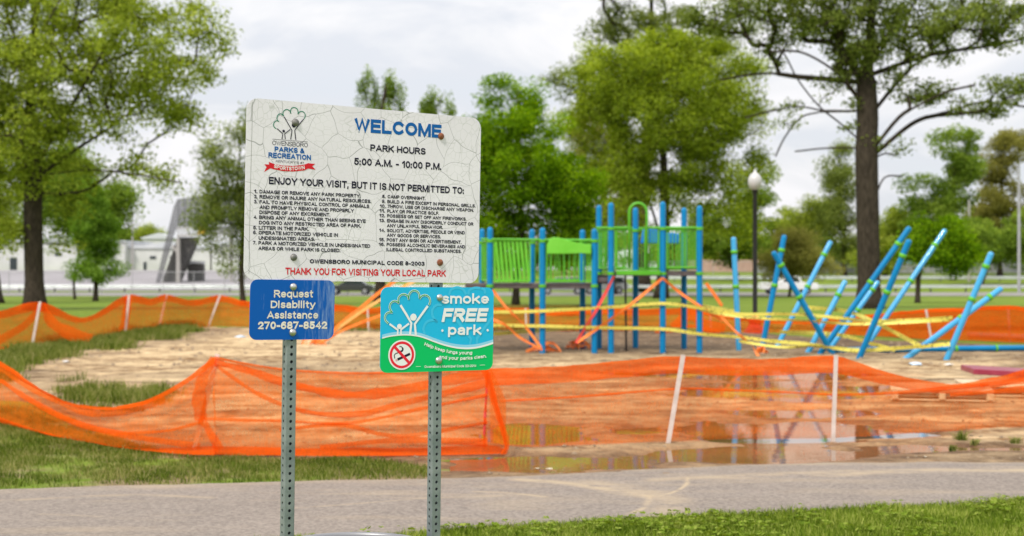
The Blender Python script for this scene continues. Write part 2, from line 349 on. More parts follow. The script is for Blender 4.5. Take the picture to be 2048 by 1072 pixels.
# ------------------------------------------------------------------ ground
def ground_mat():
    m = mat('lawn_turf', (.1, .14, .03), .95); t = m.node_tree; b = t.nodes['Principled BSDF']; b.inputs['Specular IOR Level'].default_value = .15
    tc = t.nodes.new('ShaderNodeTexCoord')
    def nz(s, d, st=(1, 1, 1)):
        mp = t.nodes.new('ShaderNodeMapping'); mp.inputs['Scale'].default_value = st; t.links.new(tc.outputs['Object'], mp.inputs[0])
        n = t.nodes.new('ShaderNodeTexNoise'); n.inputs['Scale'].default_value = s; n.inputs['Detail'].default_value = d; n.inputs['Roughness'].default_value = .65
        t.links.new(mp.outputs[0], n.inputs['Vector']); return n.outputs[0]
    def ramp(f, a, b_, c0, c1):
        r = t.nodes.new('ShaderNodeValToRGB'); r.color_ramp.elements[0].position = a; r.color_ramp.elements[1].position = b_
        r.color_ramp.elements[0].color = (*c0, 1); r.color_ramp.elements[1].color = (*c1, 1); t.links.new(f, r.inputs[0]); return r.outputs[0]
    c1 = ramp(nz(.18, 6, (1, .5, 1)), .35, .65, (.10, .175, .012), (.20, .27, .025))
    c2 = ramp(nz(6, 8), .35, .7, (.06, .11, .010), (.26, .30, .06))
    mx = t.nodes.new('ShaderNodeMix'); mx.data_type = 'RGBA'; mx.inputs[0].default_value = .4
    t.links.new(c1, mx.inputs[6]); t.links.new(c2, mx.inputs[7])
    # bare sandy dirt between the turf tufts, only near the site (own shape from noise)
    sp = t.nodes.new('ShaderNodeSeparateXYZ'); t.links.new(tc.outputs['Object'], sp.inputs[0])
    near = t.nodes.new('ShaderNodeMapRange'); near.inputs['From Min'].default_value = 14; near.inputs['From Max'].default_value = 19; near.inputs['To Min'].default_value = .11; near.inputs['To Max'].default_value = -.3
    t.links.new(sp.outputs[1], near.inputs[0])
    path = t.nodes.new('ShaderNodeMapRange'); path.inputs['From Min'].default_value = 8.3; path.inputs['From Max'].default_value = 9.2; path.inputs['To Min'].default_value = -.3; path.inputs['To Max'].default_value = 0
    t.links.new(sp.outputs[1], path.inputs[0])
    s1 = t.nodes.new('ShaderNodeMath'); s1.operation = 'ADD'; t.links.new(nz(1.3, 8), s1.inputs[0]); t.links.new(near.outputs[0], s1.inputs[1])
    s2 = t.nodes.new('ShaderNodeMath'); s2.operation = 'ADD'; t.links.new(s1.outputs[0], s2.inputs[0]); t.links.new(path.outputs[0], s2.inputs[1])
    f = t.nodes.new('ShaderNodeMapRange'); f.inputs['From Min'].default_value = .55; f.inputs['From Max'].default_value = .68; t.links.new(s2.outputs[0], f.inputs[0])
    m3 = t.nodes.new('ShaderNodeMix'); m3.data_type = 'RGBA'; t.links.new(f.outputs[0], m3.inputs[0]); t.links.new(mx.outputs[2], m3.inputs[6])
    t.links.new(ramp(nz(14, 6), .3, .7, (.17, .12, .065), (.34, .255, .15)), m3.inputs[7]); t.links.new(m3.outputs[2], b.inputs['Base Color'])
    bp = t.nodes.new('ShaderNodeBump'); bp.inputs['Strength'].default_value = .5; bp.inputs['Distance'].default_value = .05
    t.links.new(nz(20, 6), bp.inputs['Height']); t.links.new(bp.outputs[0], b.inputs['Normal'])
    return m
def grid(xs, ys):
    X, Y = np.meshgrid(xs, ys); nx, ny = len(xs), len(ys)
    i = np.arange(nx - 1)[None, :] + np.arange(ny - 1)[:, None] * nx
    f = np.stack([i, i + 1, i + 1 + nx, i + nx], -1).reshape(-1, 4); return X.ravel(), Y.ravel(), f
k = np.linspace(-1, 1, 161); xs = np.sinh(k * 6.2) / np.sinh(6.2) * 2500
ys = np.concatenate([np.linspace(-40, 30, 71), np.linspace(31, 260, 116), 260 * np.exp(np.linspace(.03, 2.6, 30))])
X, Y, f = grid(xs, ys)
tag(mesh_obj('lawn', np.stack([X, Y, terr(Y)], 1), f, ground_mat(), smooth=True), kind='structure')

# dirt of the dug-up pit
PIT = [(-560, 760), (-200, 752), (20, 742), (60, 722), (150, 697), (330, 674), (400, 657), (500, 655), (760, 661), (1180, 662), (1500, 667), (1850, 684), (2048, 692), (2500, 705),
       (2900, 860), (2700, 960), (2300, 962), (2048, 962), (1650, 962), (1250, 972), (950, 985), (868, 975), (850, 940), (700, 917), (560, 925), (390, 912), (260, 895), (150, 850), (20, 800), (-560, 800)]
PITW = np.array([G(a, b)[:2] for a, b in PIT])
def polydist(x, y, poly):
    ins = np.zeros(x.shape, bool); dist = np.full(x.shape, 1e9); n = len(poly)
    for i in range(n):
        x0, y0 = poly[i]; x1, y1 = poly[(i + 1) % n]
        c = ((y0 > y) != (y1 > y)) & (x < (x1 - x0) * (y - y0) / (y1 - y0 + 1e-12) + x0); ins ^= c
        dx, dy = x1 - x0, y1 - y0; t = np.clip(((x - x0) * dx + (y - y0) * dy) / (dx * dx + dy * dy), 0, 1)
        dist = np.minimum(dist, np.hypot(x - x0 - t * dx, y - y0 - t * dy))
    return np.where(ins, dist, -dist)
PUD = [(1068, 120, 850, 892), (1275, 58, 858, 873), (1540, 245, 842, 893), (1780, 95, 862, 880), (1090, 215, 912, 951), (1500, 290, 897, 930), (1830, 130, 890, 909), (2010, 70, 896, 908),
       (1560, 210, 764, 806), (1480, 260, 740, 762), (1600, 150, 818, 838), (2300, 200, 880, 900), (1330, 70, 915, 930), (1780, 60, 771, 781)]
def puddle(x, y):
    v = np.full(np.shape(x), -9.0)
    nz = (fbm(x * 1.6, y * 3.2, 5, 4) - .5) * 1.5
    for px, hw, a, b in PUD:
        ya, yb = gd(a), gd(b); yc, ry = (ya + yb) / 2, (ya - yb) / 2; xc = (px - CX) * yc / F; rx = hw * yc / F
        v = np.maximum(v, 1 - np.sqrt(((x - xc) / rx) ** 2 + ((y - yc) / ry) ** 2))
    return v + nz * .55
ys = 9.3 * np.exp(np.linspace(0, math.log(40 / 9.3), 430)); xs = np.concatenate([np.linspace(-15, -3, 150)[:-1], np.linspace(-3, 7, 260)[:-1], np.linspace(7, 19, 130)])
X, Y, f = grid(xs, ys)
d = polydist(X, Y, PITW) + (fbm(X * 1.2, Y * 1.2, 3) - .5) * 1.1 * np.clip((Y - 8) / 12, .35, 1.5)
Z = .022 + (fbm(X * 1.3, Y * 2.6, 11, 5) - .5) * .035 + (fbm(X * 9, Y * 12, 21, 3) - .5) * .012 * np.clip((Y - 9) / 4, .3, 1)
Z += np.where(Y > 21, (fbm(X * 3, Y * 3, 31) - .5) * .06, 0)
pv = puddle(X, Y); Z = Z - np.clip(pv * .09 + .012, 0, .05) - np.where(pv > -.25, .0, 0)
Z = np.where(pv < -.12, np.maximum(Z, .011), Z)
Z = np.where(d > .15, Z, Z * np.clip(d / .15, 0, 1) - np.clip(-d, 0, .3) * .35 - .004)
wet = np.clip(pv * 1.1 + .55, 0, 1)
ppx = CX + X * F / Y; ppy = HY + EYE * F / Y
brown = np.clip((ppx - 780) / 200, 0, 1) * np.clip((735 - ppy) / 40, 0, 1)
brown = np.maximum(brown, np.clip((fbm(X * .5, Y * .5, 41) - .52) * 7, 0, 1) * .5)
brown = np.maximum(brown, np.clip((2.0 - d) / 1.6, 0, 1) * np.clip((fbm(X * 1.1, Y * 1.3, 52) - .30) * 3.5, 0, 1) * .9)
brown = np.maximum(brown, np.clip((ppy - 885) / 25, 0, 1) * .7)
brown = np.maximum(brown, np.clip((fbm(X * .8, Y * 2.4, 45) - .42) * 7, 0, 1) * np.clip((ppy - 735) / 25, 0, 1) * .55)
brown = np.maximum(brown, np.clip((ppy - 800) / 40, 0, 1) * np.clip((ppx - 850) / 100, 0, 1) * np.clip((1800 - ppx) / 100, 0, 1) * .55)
streak = fbm(X * .9 + fbm(X * .4, Y * .4, 7) * 4, Y * 3.2 + fbm(X * .5, Y * .5, 78) * 5, 77, 5)
def dirt_mat():
    m = mat('dug_sandy_dirt', (.4, .3, .2), .9); t = m.node_tree; b = t.nodes['Principled BSDF']; b.inputs['Specular IOR Level'].default_value = .3
    def at(n): a = t.nodes.new('ShaderNodeAttribute'); a.attribute_name = n; return a.outputs['Fac']
    tc = t.nodes.new('ShaderNodeTexCoord')
    n = t.nodes.new('ShaderNodeTexNoise'); n.inputs['Scale'].default_value = 3.2; n.inputs['Detail'].default_value = 10; n.inputs['Roughness'].default_value = .74; t.links.new(tc.outputs['Object'], n.inputs['Vector'])
    def ramp(f, a, b_, c0, c1):
        r = t.nodes.new('ShaderNodeValToRGB'); r.color_ramp.elements[0].position = a; r.color_ramp.elements[1].position = b_
        r.color_ramp.elements[0].color = (*c0, 1); r.color_ramp.elements[1].color = (*c1, 1); t.links.new(f, r.inputs[0]); return r.outputs[0]
    av = t.nodes.new('ShaderNodeMath'); av.operation = 'ADD'; h1 = t.nodes.new('ShaderNodeMath'); h1.operation = 'MULTIPLY'; h1.inputs[1].default_value = .68
    t.links.new(n.outputs[0], h1.inputs[0]); h2 = t.nodes.new('ShaderNodeMath'); h2.operation = 'MULTIPLY'; h2.inputs[1].default_value = .32; t.links.new(at('streak'), h2.inputs[0])
    t.links.new(h1.outputs[0], av.inputs[0]); t.links.new(h2.outputs[0], av.inputs[1])
    sand = ramp(av.outputs[0], .39, .57, (.20, .112, .046), (.65, .48, .275)); brn = ramp(av.outputs[0], .36, .66, (.060, .038, .022), (.25, .165, .092))
    mx = t.nodes.new('ShaderNodeMix'); mx.data_type = 'RGBA'; t.links.new(at('brown'), mx.inputs[0]); t.links.new(sand, mx.inputs[6]); t.links.new(brn, mx.inputs[7])
    m2 = t.nodes.new('ShaderNodeMix'); m2.data_type = 'RGBA'; m2.blend_type = 'MULTIPLY'; t.links.new(at('wet'), m2.inputs[0]); t.links.new(mx.outputs[2], m2.inputs[6]); m2.inputs[7].default_value = (.72, .49, .31, 1)
    t.links.new(m2.outputs[2], b.inputs['Base Color'])
    rr = t.nodes.new('ShaderNodeMapRange'); rr.inputs['To Min'].default_value = .92; rr.inputs['To Max'].default_value = .45; t.links.new(at('wet'), rr.inputs[0]); t.links.new(rr.outputs[0], b.inputs['Roughness'])
    bp = t.nodes.new('ShaderNodeBump'); bp.inputs['Strength'].default_value = .9; bp.inputs['Distance'].default_value = .06
    n3 = t.nodes.new('ShaderNodeTexNoise'); n3.inputs['Scale'].default_value = 18; n3.inputs['Detail'].default_value = 8; t.links.new(tc.outputs['Object'], n3.inputs['Vector'])
    t.links.new(n3.outputs[0], bp.inputs['Height']); t.links.new(bp.outputs[0], b.inputs['Normal'])
    return m
keep = (Z > -.09)[f].any(1)
tag(mesh_obj('dirt_ground', np.stack([X, Y, Z], 1), f[keep], dirt_mat(), smooth=True, vert_attr={'wet': wet, 'brown': brown, 'streak': streak}), kind='structure')
M_water = mat('muddy_water', (.15, .085, .04), .02, spec=.6, col2=(.20, .12, .06), scale=1.5)
M_water.node_tree.nodes['Principled BSDF'].inputs['IOR'].default_value = 1.65
nb = M_water.node_tree; bb = nb.nodes.new('ShaderNodeBump'); bb.inputs['Strength'].default_value = .06; bb.inputs['Distance'].default_value = .01
n_ = nb.nodes.new('ShaderNodeTexNoise'); n_.inputs['Scale'].default_value = 7; t_ = nb.nodes.new('ShaderNodeTexCoord'); nb.links.new(t_.outputs['Object'], n_.inputs['Vector'])
nb.links.new(n_.outputs[0], bb.inputs['Height']); nb.links.new(bb.outputs[0], nb.nodes['Principled BSDF'].inputs['Normal'])
wx = [G(900, 953), G(1240, 946), G(1660, 930), G(2500, 925), G(2500, 740), G(1200, 740), G(960, 790), G(900, 850)]
tag(mesh_obj('puddle_water', [(p.x, p.y, .006) for p in wx], [tuple(range(len(wx)))], M_water), kind='structure')

# asphalt path
FARE = [(-900, 1004), (-400, 994), (0, 985), (260, 978), (500, 972), (730, 967), (950, 962), (1100, 956), (1250, 948), (1450, 939), (1650, 932), (1850, 931), (2048, 932), (2700, 938)]
NEARE = [(-900, 1260), (-200, 1200), (300, 1120), (600, 1090), (800, 1075), (1000, 1062), (1250, 1046), (1500, 1036), (1750, 1022), (2048, 1008), (2700, 985)]
def edge(pts, n):
    w = np.array([G(a, b)[:2] for a, b in pts]); w = np.array(smoothpts([tuple(q) for q in w], 12)); xs = np.linspace(max(w[0, 0], -9), min(w[-1, 0], 7.5), n)
    o = np.argsort(w[:, 0]); return xs, np.interp(xs, w[o, 0], w[o, 1])
n, mm = 640, 110
fx = np.linspace(-5.9, 6.2, n); wf = np.array([G(a, b)[:2] for a, b in FARE]); wn_ = np.array([G(a, b)[:2] for a, b in NEARE])
fy = np.interp(fx, wf[:, 0], wf[:, 1]) + (fbm(fx * 3, fx * 0, 8) - .5) * .09; ny = np.interp(fx, wn_[:, 0], wn_[:, 1]) + (fbm(fx * 3, fx * 0, 9) - .5) * .1
T = np.linspace(0, 1, mm)[:, None]; PX = np.repeat(fx[None], mm, 0); PY = ny[None] * (1 - T) + fy[None] * T
PZ = .030 + .008 * np.sin(np.pi * T) + 0 * PX; PZ[0] = -.02; PZ[-1] = -.02; PY[0] = PY[1]; PY[-1] = PY[-2]
_, _, pf = grid(np.arange(n), np.arange(mm))
qx, qy = PX.ravel(), PY.ravel(); Tt = np.repeat(T, n, 1).ravel()
def strokes(sts):
    v = np.zeros(qx.shape)
    for pts, w, a in sts:
        q = np.array([G(px, py)[:2] for px, py in smoothpts(pts, 6)]); dd = np.full(qx.shape, 9.)
        for i in range(len(q) - 1):
            dx, dy = q[i + 1] - q[i]; t = np.clip(((qx - q[i, 0]) * dx + (qy - q[i, 1]) * dy) / (dx * dx + dy * dy + 1e-9), 0, 1)
            dd = np.minimum(dd, np.hypot(qx - q[i, 0] - t * dx, (qy - q[i, 1] - t * dy)))
        v = np.maximum(v, a * np.clip(1.2 - dd / w, 0, 1))
    return v
dust = strokes([([(1040, 968), (1120, 975), (1180, 983), (1240, 995), (1300, 1003)], .10, .75), ([(1375, 965), (1372, 980), (1350, 994), (1318, 1004)], .018, 1.0), ([(1300, 1005), (1290, 1025), (1255, 1040)], .03, .7),
                ([(950, 994), (1020, 997), (1090, 1005)], .03, .6), ([(0, 1012), (250, 1000), (420, 1006)], .05, .45), ([(560, 1030), (700, 1020), (850, 1008), (1000, 1003)], .02, .5), ([(1180, 975), (1330, 1005), (1330, 1040)], .16, .45),
                ([(1650, 960), (1850, 950), (2048, 950), (2200, 950)], .14, .65), ([(1300, 970), (1500, 960), (1700, 952)], .12, .5), ([(80, 1040), (200, 1045)], .02, .4)])
dust = np.clip(dust * np.clip((fbm(qx * 7 + qy * 3, qy * 16, 61, 5) - .20) * 3.6, 0, 1.1) + np.clip((Tt - .9) * 7, 0, .6) * fbm(qx * 4, qy * 8, 63) + np.clip(fbm(qx * 1.2, qy * 5, 64) - .55, 0, 1) * 1.8 * (.4 + Tt * .6), 0, 1)
def asphalt():
    m = mat('worn_asphalt', (.2, .2, .2), .9); t = m.node_tree; b = t.nodes['Principled BSDF']; b.inputs['Specular IOR Level'].default_value = .3
    tc = t.nodes.new('ShaderNodeTexCoord')
    def nz(s, d): n = t.nodes.new('ShaderNodeTexNoise'); n.inputs['Scale'].default_value = s; n.inputs['Detail'].default_value = d; n.inputs['Roughness'].default_value = .7; t.links.new(tc.outputs['Object'], n.inputs['Vector']); return n.outputs[0]
    def ramp(f, a, b_, c0, c1):
        r = t.nodes.new('ShaderNodeValToRGB'); r.color_ramp.elements[0].position = a; r.color_ramp.elements[1].position = b_
        r.color_ramp.elements[0].color = (*c0, 1); r.color_ramp.elements[1].color = (*c1, 1); t.links.new(f, r.inputs[0]); return r.outputs[0]
    a1 = ramp(nz(1.2, 5), .35, .65, (.20, .165, .14), (.265, .22, .185)); a2 = ramp(nz(38, 9), .36, .64, (.10, .083, .072), (.36, .31, .26))
    mx = t.nodes.new('ShaderNodeMix'); mx.data_type = 'RGBA'; mx.inputs[0].default_value = .55; t.links.new(a1, mx.inputs[6]); t.links.new(a2, mx.inputs[7])
    at = t.nodes.new('ShaderNodeAttribute'); at.attribute_name = 'dust'
    m2 = t.nodes.new('ShaderNodeMix'); m2.data_type = 'RGBA'; t.links.new(at.outputs['Fac'], m2.inputs[0]); t.links.new(mx.outputs[2], m2.inputs[6]); m2.inputs[7].default_value = (.42, .33, .22, 1)
    t.links.new(m2.outputs[2], b.inputs['Base Color'])
    bp = t.nodes.new('ShaderNodeBump'); bp.inputs['Strength'].default_value = .5; bp.inputs['Distance'].default_value = .004; t.links.new(nz(120, 3), bp.inputs['Height']); t.links.new(bp.outputs[0], b.inputs['Normal'])
    return m
tag(mesh_obj('path', np.stack([qx, qy, PZ.ravel()], 1), pf, asphalt(), smooth=True, vert_attr={'dust': dust}), kind='structure')

# road, car park beyond the lawn
M_road = mat('road_asphalt', (.20, .19, .17), .9, col2=(.27, .25, .23), scale=.3)
M_lot = mat('lot_asphalt', (.27, .25, .26), .9, col2=(.33, .31, .32), scale=.15)
ys = np.linspace(126, 146, 21); X, Y, f = grid(np.linspace(-300, 300, 61), ys); tag(mesh_obj('road', np.stack([X, Y, terr(Y) + .03], 1), f, M_road), kind='structure')
ys = np.linspace(156, 236, 61); X, Y, f = grid(np.linspace(-200, -24, 60), ys)
lotX = X - np.where(Y < 175, (175 - Y) * 0, 0); tag(mesh_obj('car_park', np.stack([lotX, Y, terr(Y) + .04], 1), f, M_lot), kind='structure')

# ------------------------------------------------------------------ grass
def grass(name, pts, z, hh, ww, m, seed, lean=.5):
    rs = np.random.default_rng(seed); n = len(pts); h = rs.uniform(hh[0], hh[1], n) * (.55 + .9 * fbm(pts[:, 0] * 4, pts[:, 1] * 4, seed + 1)); w = rs.uniform(ww[0], ww[1], n) / 2
    a = rs.uniform(0, 2 * np.pi, n); b = rs.uniform(0, 2 * np.pi, n); l = h * rs.uniform(.05, lean, n) * 1.3
    base = np.stack([pts[:, 0], pts[:, 1], np.full(n, 0) + z], 1); side = np.stack([np.cos(a), np.sin(a), 0 * a], 1) * w[:, None]
    tip = base + np.stack([np.cos(b) * l, np.sin(b) * l, h], 1); mid = base + np.stack([np.cos(b) * l * .35, np.sin(b) * l * .35, h * .55], 1)
    v = np.stack([base - side, base + side, mid + side * .8, tip, mid - side * .8], 1).reshape(-1, 3)
    i = np.arange(n)[:, None] * 5; fc = np.concatenate([i + np.array([[0, 1, 2, 4]]), i + np.array([[4, 2, 3, 3]])])
    fq = (i + np.array([[0, 1, 2, 4]])); ft = (i + np.array([[4, 2, 3]]))
    tint = np.clip(rs.normal(.45, .27, n) + (fbm(pts[:, 0] * 3, pts[:, 1] * 3, seed) - .5) * .8, 0, 1)
    tris = np.concatenate([fq[:, [0, 1, 2]], fq[:, [0, 2, 3]], ft]); return mesh_obj(name, v, tris, m, face_attr={'tint': np.concatenate([tint] * 3)})
M_grass = leafmat('grass_blades', (.045, .08, .012), (.14, .19, .028), (.40, .37, .15), .3)
M_grass_near = leafmat('grass_blades_near', (.055, .10, .012), (.18, .26, .028), (.46, .49, .13), .3)
rs = np.random.default_rng(3)
def near_edge(x): return np.interp(x, wn_[:, 0], wn_[:, 1])
def far_edge(x): return np.interp(x, wf[:, 0], wf[:, 1])
q = np.stack([rs.uniform(-1.6, 4.2, 240000), rs.uniform(6.3, 9.5, 240000)], 1); ne = near_edge(q[:, 0]) + (fbm(q[:, 0] * 4, q[:, 1] * 4, 4) - .5) * .16
q = q[(q[:, 1] < ne) & (q[:, 1] > ne - 2.6) & (rs.random(len(q)) < .35 + .9 * fbm(q[:, 0] * 5, q[:, 1] * 5, 13))][:150000]
tag(grass('near_grass', q, 0, (.03, .075), (.003, .008), M_grass_near, 5), 'short green grass and clover along the near edge of the path', 'grass', kind='stuff')
nc = 3800; cq = q[fbm(q[:, 0] * 3, q[:, 1] * 3, 71) > .52]; cpt = cq[rs.integers(0, len(cq), nc)]; cv = []; ct = []
for j in range(nc):                                                     # broad clover leaflets among the blades
    r_ = rs.uniform(.006, .013); h_ = rs.uniform(.03, .075); a0 = rs.uniform(0, 6.3); tl = rs.normal(0, .35, 2)
    for k3 in range(3):
        a = a0 + k3 * 2.094; c0 = np.array([math.cos(a), math.sin(a)]) * r_; ctr = np.array([cpt[j, 0], cpt[j, 1]]) + c0
        pr = [ctr + r_ * np.array([math.cos(a + w_), math.sin(a + w_)]) for w_ in (0, 1.57, 3.14, 4.71)]
        cv += [(p_[0], p_[1], h_ + (p_ - ctr) @ tl) for p_ in pr]; ct.append(rs.uniform(.2, .75))
tag(mesh_obj('clover_leaves', cv, np.arange(len(cv)).reshape(-1, 4), M_grass_near, face_attr={'tint': ct}), 'broad clover leaflets mixed into the near grass edge', 'clover', kind='stuff')
q = np.stack([rs.uniform(-8.2, -.15, 420000), rs.uniform(9.3, 15.5, 420000)], 1)
dd = polydist(q[:, 0], q[:, 1], PITW); fe = far_edge(q[:, 0])
pn = fbm(q[:, 0] * 2.2, q[:, 1] * 3.0, 23) * .75 + fbm(q[:, 0] * 9, q[:, 1] * 9, 29) * .25; dens = np.clip((pn - .30) * 5, .04, 1) * np.clip((q[:, 1] - fe - .05) * 2.5, 0, 1) * np.clip(-q[:, 0] * 1.1 + .15, .0, 1) ** .6 * .95
q = q[(dd < .08) & (q[:, 1] > fe + .06) & (rs.random(len(q)) < dens * .8)]
q = q[:190000]
tag(grass('verge_grass', q, 0, (.015, .055), (.003, .007), M_grass, 7), 'patchy green grass between the path and the orange netting', 'grass', kind='stuff')
def tuftpts(px0, px1, py0, py1, n, per, spread, seed):
    r = np.random.default_rng(seed); o = []
    for _ in range(n):
        g = G(r.uniform(px0, px1), r.uniform(py0, py1)); o.append(np.stack([r.normal(g.x, spread, per), r.normal(g.y, spread, per)], 1))
    return np.concatenate(o)
T1 = []
for a, b, c, dd_, n in ((-60, 60, 715, 735, 50), (40, 130, 700, 722, 60), (100, 250, 682, 704, 90), (240, 350, 662, 684, 90), (320, 385, 652, 668, 60), (-200, 0, 725, 760, 40), (-100, 20, 740, 790, 30)):
    T1.append(tuftpts(a, b, c, dd_, n, 90, .16, int(a + 500)))
tag(grass('tall_grass', np.concatenate(T1), 0, (.08, .22), (.008, .018), M_grass, 9), 'tall dark green grass along the far left edge of the dug pit', 'grass', kind='stuff')
T1 = [tuftpts(130, 330, 780, 812, 60, 60, .10, 1), tuftpts(100, 200, 760, 780, 5, 30, .05, 2), tuftpts(150, 300, 800, 830, 14, 40, .08, 3)]
tag(grass('pit_grass', np.concatenate(T1), .01, (.05, .16), (.006, .012), M_grass, 10), 'low green weeds growing in a patch on the bare dirt at left', 'grass', kind='stuff')
T1 = [tuftpts(985, 1190, 652, 664, 60, 60, .2, 4), tuftpts(560, 800, 650, 664, 60, 60, .2, 6), tuftpts(1200, 2100, 655, 664, 60, 50, .2, 8)]
tag(grass('far_grass', np.concatenate(T1), .0, (.05, .14), (.01, .02), M_grass, 11), 'green grass strip under the far orange netting', 'grass', kind='stuff')
for i, (px, py, s, lb) in enumerate(((1922, 886, 1.0, 'largest green weed sprouting from the bare mud right of the puddle'), (1950, 894, .7, 'small green weed on the mud beside the larger sprout, nearer the frame edge'),
                                     (1905, 905, .55, 'tiny green weed nearest the path on the right mud'), (2031, 890, .7, 'green weed sprouting at the right edge of the mud'))):
    g = G(px, py); r = np.random.default_rng(i); w_ = empty('weed', (g.x, g.y, .01), lb, 'weed', 'weeds on the mud')
    pts = np.stack([r.normal(0, .022 * s, 130), r.normal(0, .022 * s, 130)], 1)
    o = grass('leaves', pts, 0, (.03 * s, .10 * s), (.006, .014), M_grass, 20 + i, .9); o.parent = w_
# small clods and pebbles on the dirt
cl = MB(); rr_ = random.Random(4)
for _ in range(2200):
    px = rr_.uniform(-200, 2200); py = 655 + 300 * rr_.random() ** 1.3
    g = G(px, py); s = rr_.uniform(.008, .03) * (1 if py > 740 else 2.3)
    if polydist(np.array([g.x]), np.array([g.y]), PITW)[0] < .3 or puddle(np.array([g.x]), np.array([g.y]))[0] > -.1: continue
    vs = [(g.x + s * rr_.uniform(.6, 1.2) * dx, g.y + s * rr_.uniform(.6, 1.2) * dy, .022 + s * rr_.uniform(.3, .8) * dz) for dx, dy, dz in ((1, 0, 0), (0, 1, 0), (-1, 0, 0), (0, -1, 0), (0, 0, 1), (0, 0, -1))]
    cl.add(vs, [(0, 1, 4), (1, 2, 4), (2, 3, 4), (3, 0, 4), (1, 0, 5), (2, 1, 5), (3, 2, 5), (0, 3, 5)])
tag(cl.build('dirt_clods', mat('clod_dirt', (.16, .11, .07), .95, col2=(.34, .26, .17), scale=20, ramp=(.3, .7))), 'small clods and pebbles scattered over the dirt', 'clods', kind='stuff')

# ------------------------------------------------------------------ trees
def tree(label, base, D, rtrunk, lobes, nclump, nleaf, leaf, m, seed, bark=None, top=None, limbs=(), sigma=.9, flat=.7, depth=1.0, group=None, trunk_pts=None, name='tree', tip=.02, rise=.25, bare=0.0, cls='tree'):
    rs = np.random.default_rng(seed); bark = bark or M_bark; sc = D / F
    zb = float(terr(D)); bx = (base - CX) * sc; root = empty(name, (bx, D, zb), label, cls, group)
    def w(px, py, dy=0.0): return np.array([(px - CX) * (D + dy) / F, D + dy, EYE - (py - HY) * (D + dy) / F])
    # attractor points, one per leaf clump
    area = np.array([max(l[2] * l[3], 500) for l in lobes], float) * np.array([l[4] if len(l) > 4 else 1.0 for l in lobes]); area /= area.sum(); A = []; SZ = []
    for _ in range(nclump):
        l = lobes[rs.choice(len(lobes), p=area)]
        u = rs.normal(size=3); u /= np.linalg.norm(u); u *= rs.random() ** (1 / 2.4)
        A.append(w(l[0] + u[0] * l[2], l[1] + u[1] * l[3]) + np.array([0, u[2] * min(l[2], l[3] * 1.5) * sc * depth, 0]))
    A = np.array(A); A = A[A[:, 2] > zb + .8]
    # skeleton
    tops = top or (lobes[0][0], lobes[0][1]); tp = trunk_pts or [(base, None), ((base * .6 + tops[0] * .4), None), tops]
    chains = []; nodes = []; par = []; ndir = []
    if trunk_pts: tw = [w(*p) for p in trunk_pts]; tw[0][2] = zb - .1
    else:
        b0 = np.array([bx, D, zb - .1]); t1 = w(*tops); tw = [b0] + [b0 + (t1 - b0) * s + np.array([rs.normal(0, .012), rs.normal(0, .012), 0]) * (t1[2] - zb) for s in (.2, .4, .6, .8, 1)]
    tw = smoothpts([tuple(p) for p in tw], 4); ch = []
    for i, p in enumerate(tw): nodes.append(np.array(p)); par.append(i - 1); ch.append(i)
    chains.append(ch); first = len(tw)
    zmin = A[:, 2].min() if len(A) else 0
    for lp in limbs:
        pts = smoothpts([tuple(w(a, b, i * sg)) for i, (a, b, sg) in enumerate(lp)], 4)
        j = int(np.argmin([np.linalg.norm(nodes[q] - pts[0]) for q in range(first)])); ch = [j]
        for p in pts: nodes.append(np.array(p)); par.append(ch[-1]); ch.append(len(nodes) - 1)
        chains.append(ch)
    c0 = np.array([bx, D]); order = np.argsort(np.linalg.norm(A - np.array(nodes[first // 2]), axis=1)); tips = []
    usable = np.array([n_[2] > zb + min(2.2, .18 * (A[:, 2].max() - zb)) if len(A) else True for n_ in nodes])
    for a in A[order]:
        N = np.array(nodes); dd = np.linalg.norm(N - a, axis=1) + np.where(N[:, 2] > a[2] - .1, (N[:, 2] - a[2] + .1) * .9, 0) + np.where(N[:, 2] < zb + 1.5, 50, 0)
        j = int(np.argmin(dd)); s = nodes[j]; L = np.linalg.norm(a - s)
        if L < .05: continue
        pd = (s - nodes[par[j]]) if par[j] >= 0 else np.array([0, 0, 1.]); pd = pd / (np.linalg.norm(pd) + 1e-9)
        c = s + pd * L * .3 + np.array([0, 0, L * rise * .4]); ch = [j]; K = max(2, min(6, int(L / .6)))
        for q in range(1, K + 1):
            t = q / K; p = (1 - t) ** 2 * s + 2 * t * (1 - t) * c + t * t * a + (rs.normal(0, .03 * L, 3) if q < K else 0); nodes.append(p); par.append(ch[-1]); ch.append(len(nodes) - 1)
        chains.append(ch); tips.append(ch[-1])
    cnt = np.zeros(len(nodes)); cnt[tips] = 1
    for ch in chains:
        if len(ch) > 1: cnt[ch[-1]] += .5
    for i in range(len(nodes) - 1, 0, -1):
        if par[i] >= 0: cnt[par[i]] += cnt[i]
    rad = np.maximum(tip, rtrunk * (np.maximum(cnt, .3) / cnt[0]) ** .52)
    for i in range(first): rad[i] = max(rad[i], rtrunk * (1 - .75 * i / first)); 
    for li, ch in enumerate(chains[1:1 + len(limbs)]):
        for q, i in enumerate(ch[1:]): rad[i] = min(max(rad[i], rtrunk * .10), rtrunk * (.40 if len(ch) > 14 else .24) * (1 - .72 * q / len(ch)))
    for ch in chains[1 + len(limbs):]:
        for a_, i in zip(ch, ch[1:]): rad[i] = min(rad[i], rad[a_])
    rad[0] *= 1.5; rad[1] *= 1.18
    mb = MB()
    for k, ch in enumerate(chains):
        r = [rad[i] for i in ch]
        if k: r[0] = min(r[0], r[1] * 1.15) if len(r) > 1 else r[0]
        mb.tube([nodes[i] for i in ch], r, 12 if k == 0 else (7 if r[0] > .1 else 4), cap=(k == 0))
    mb.build('trunk', bark, root, smooth=True)
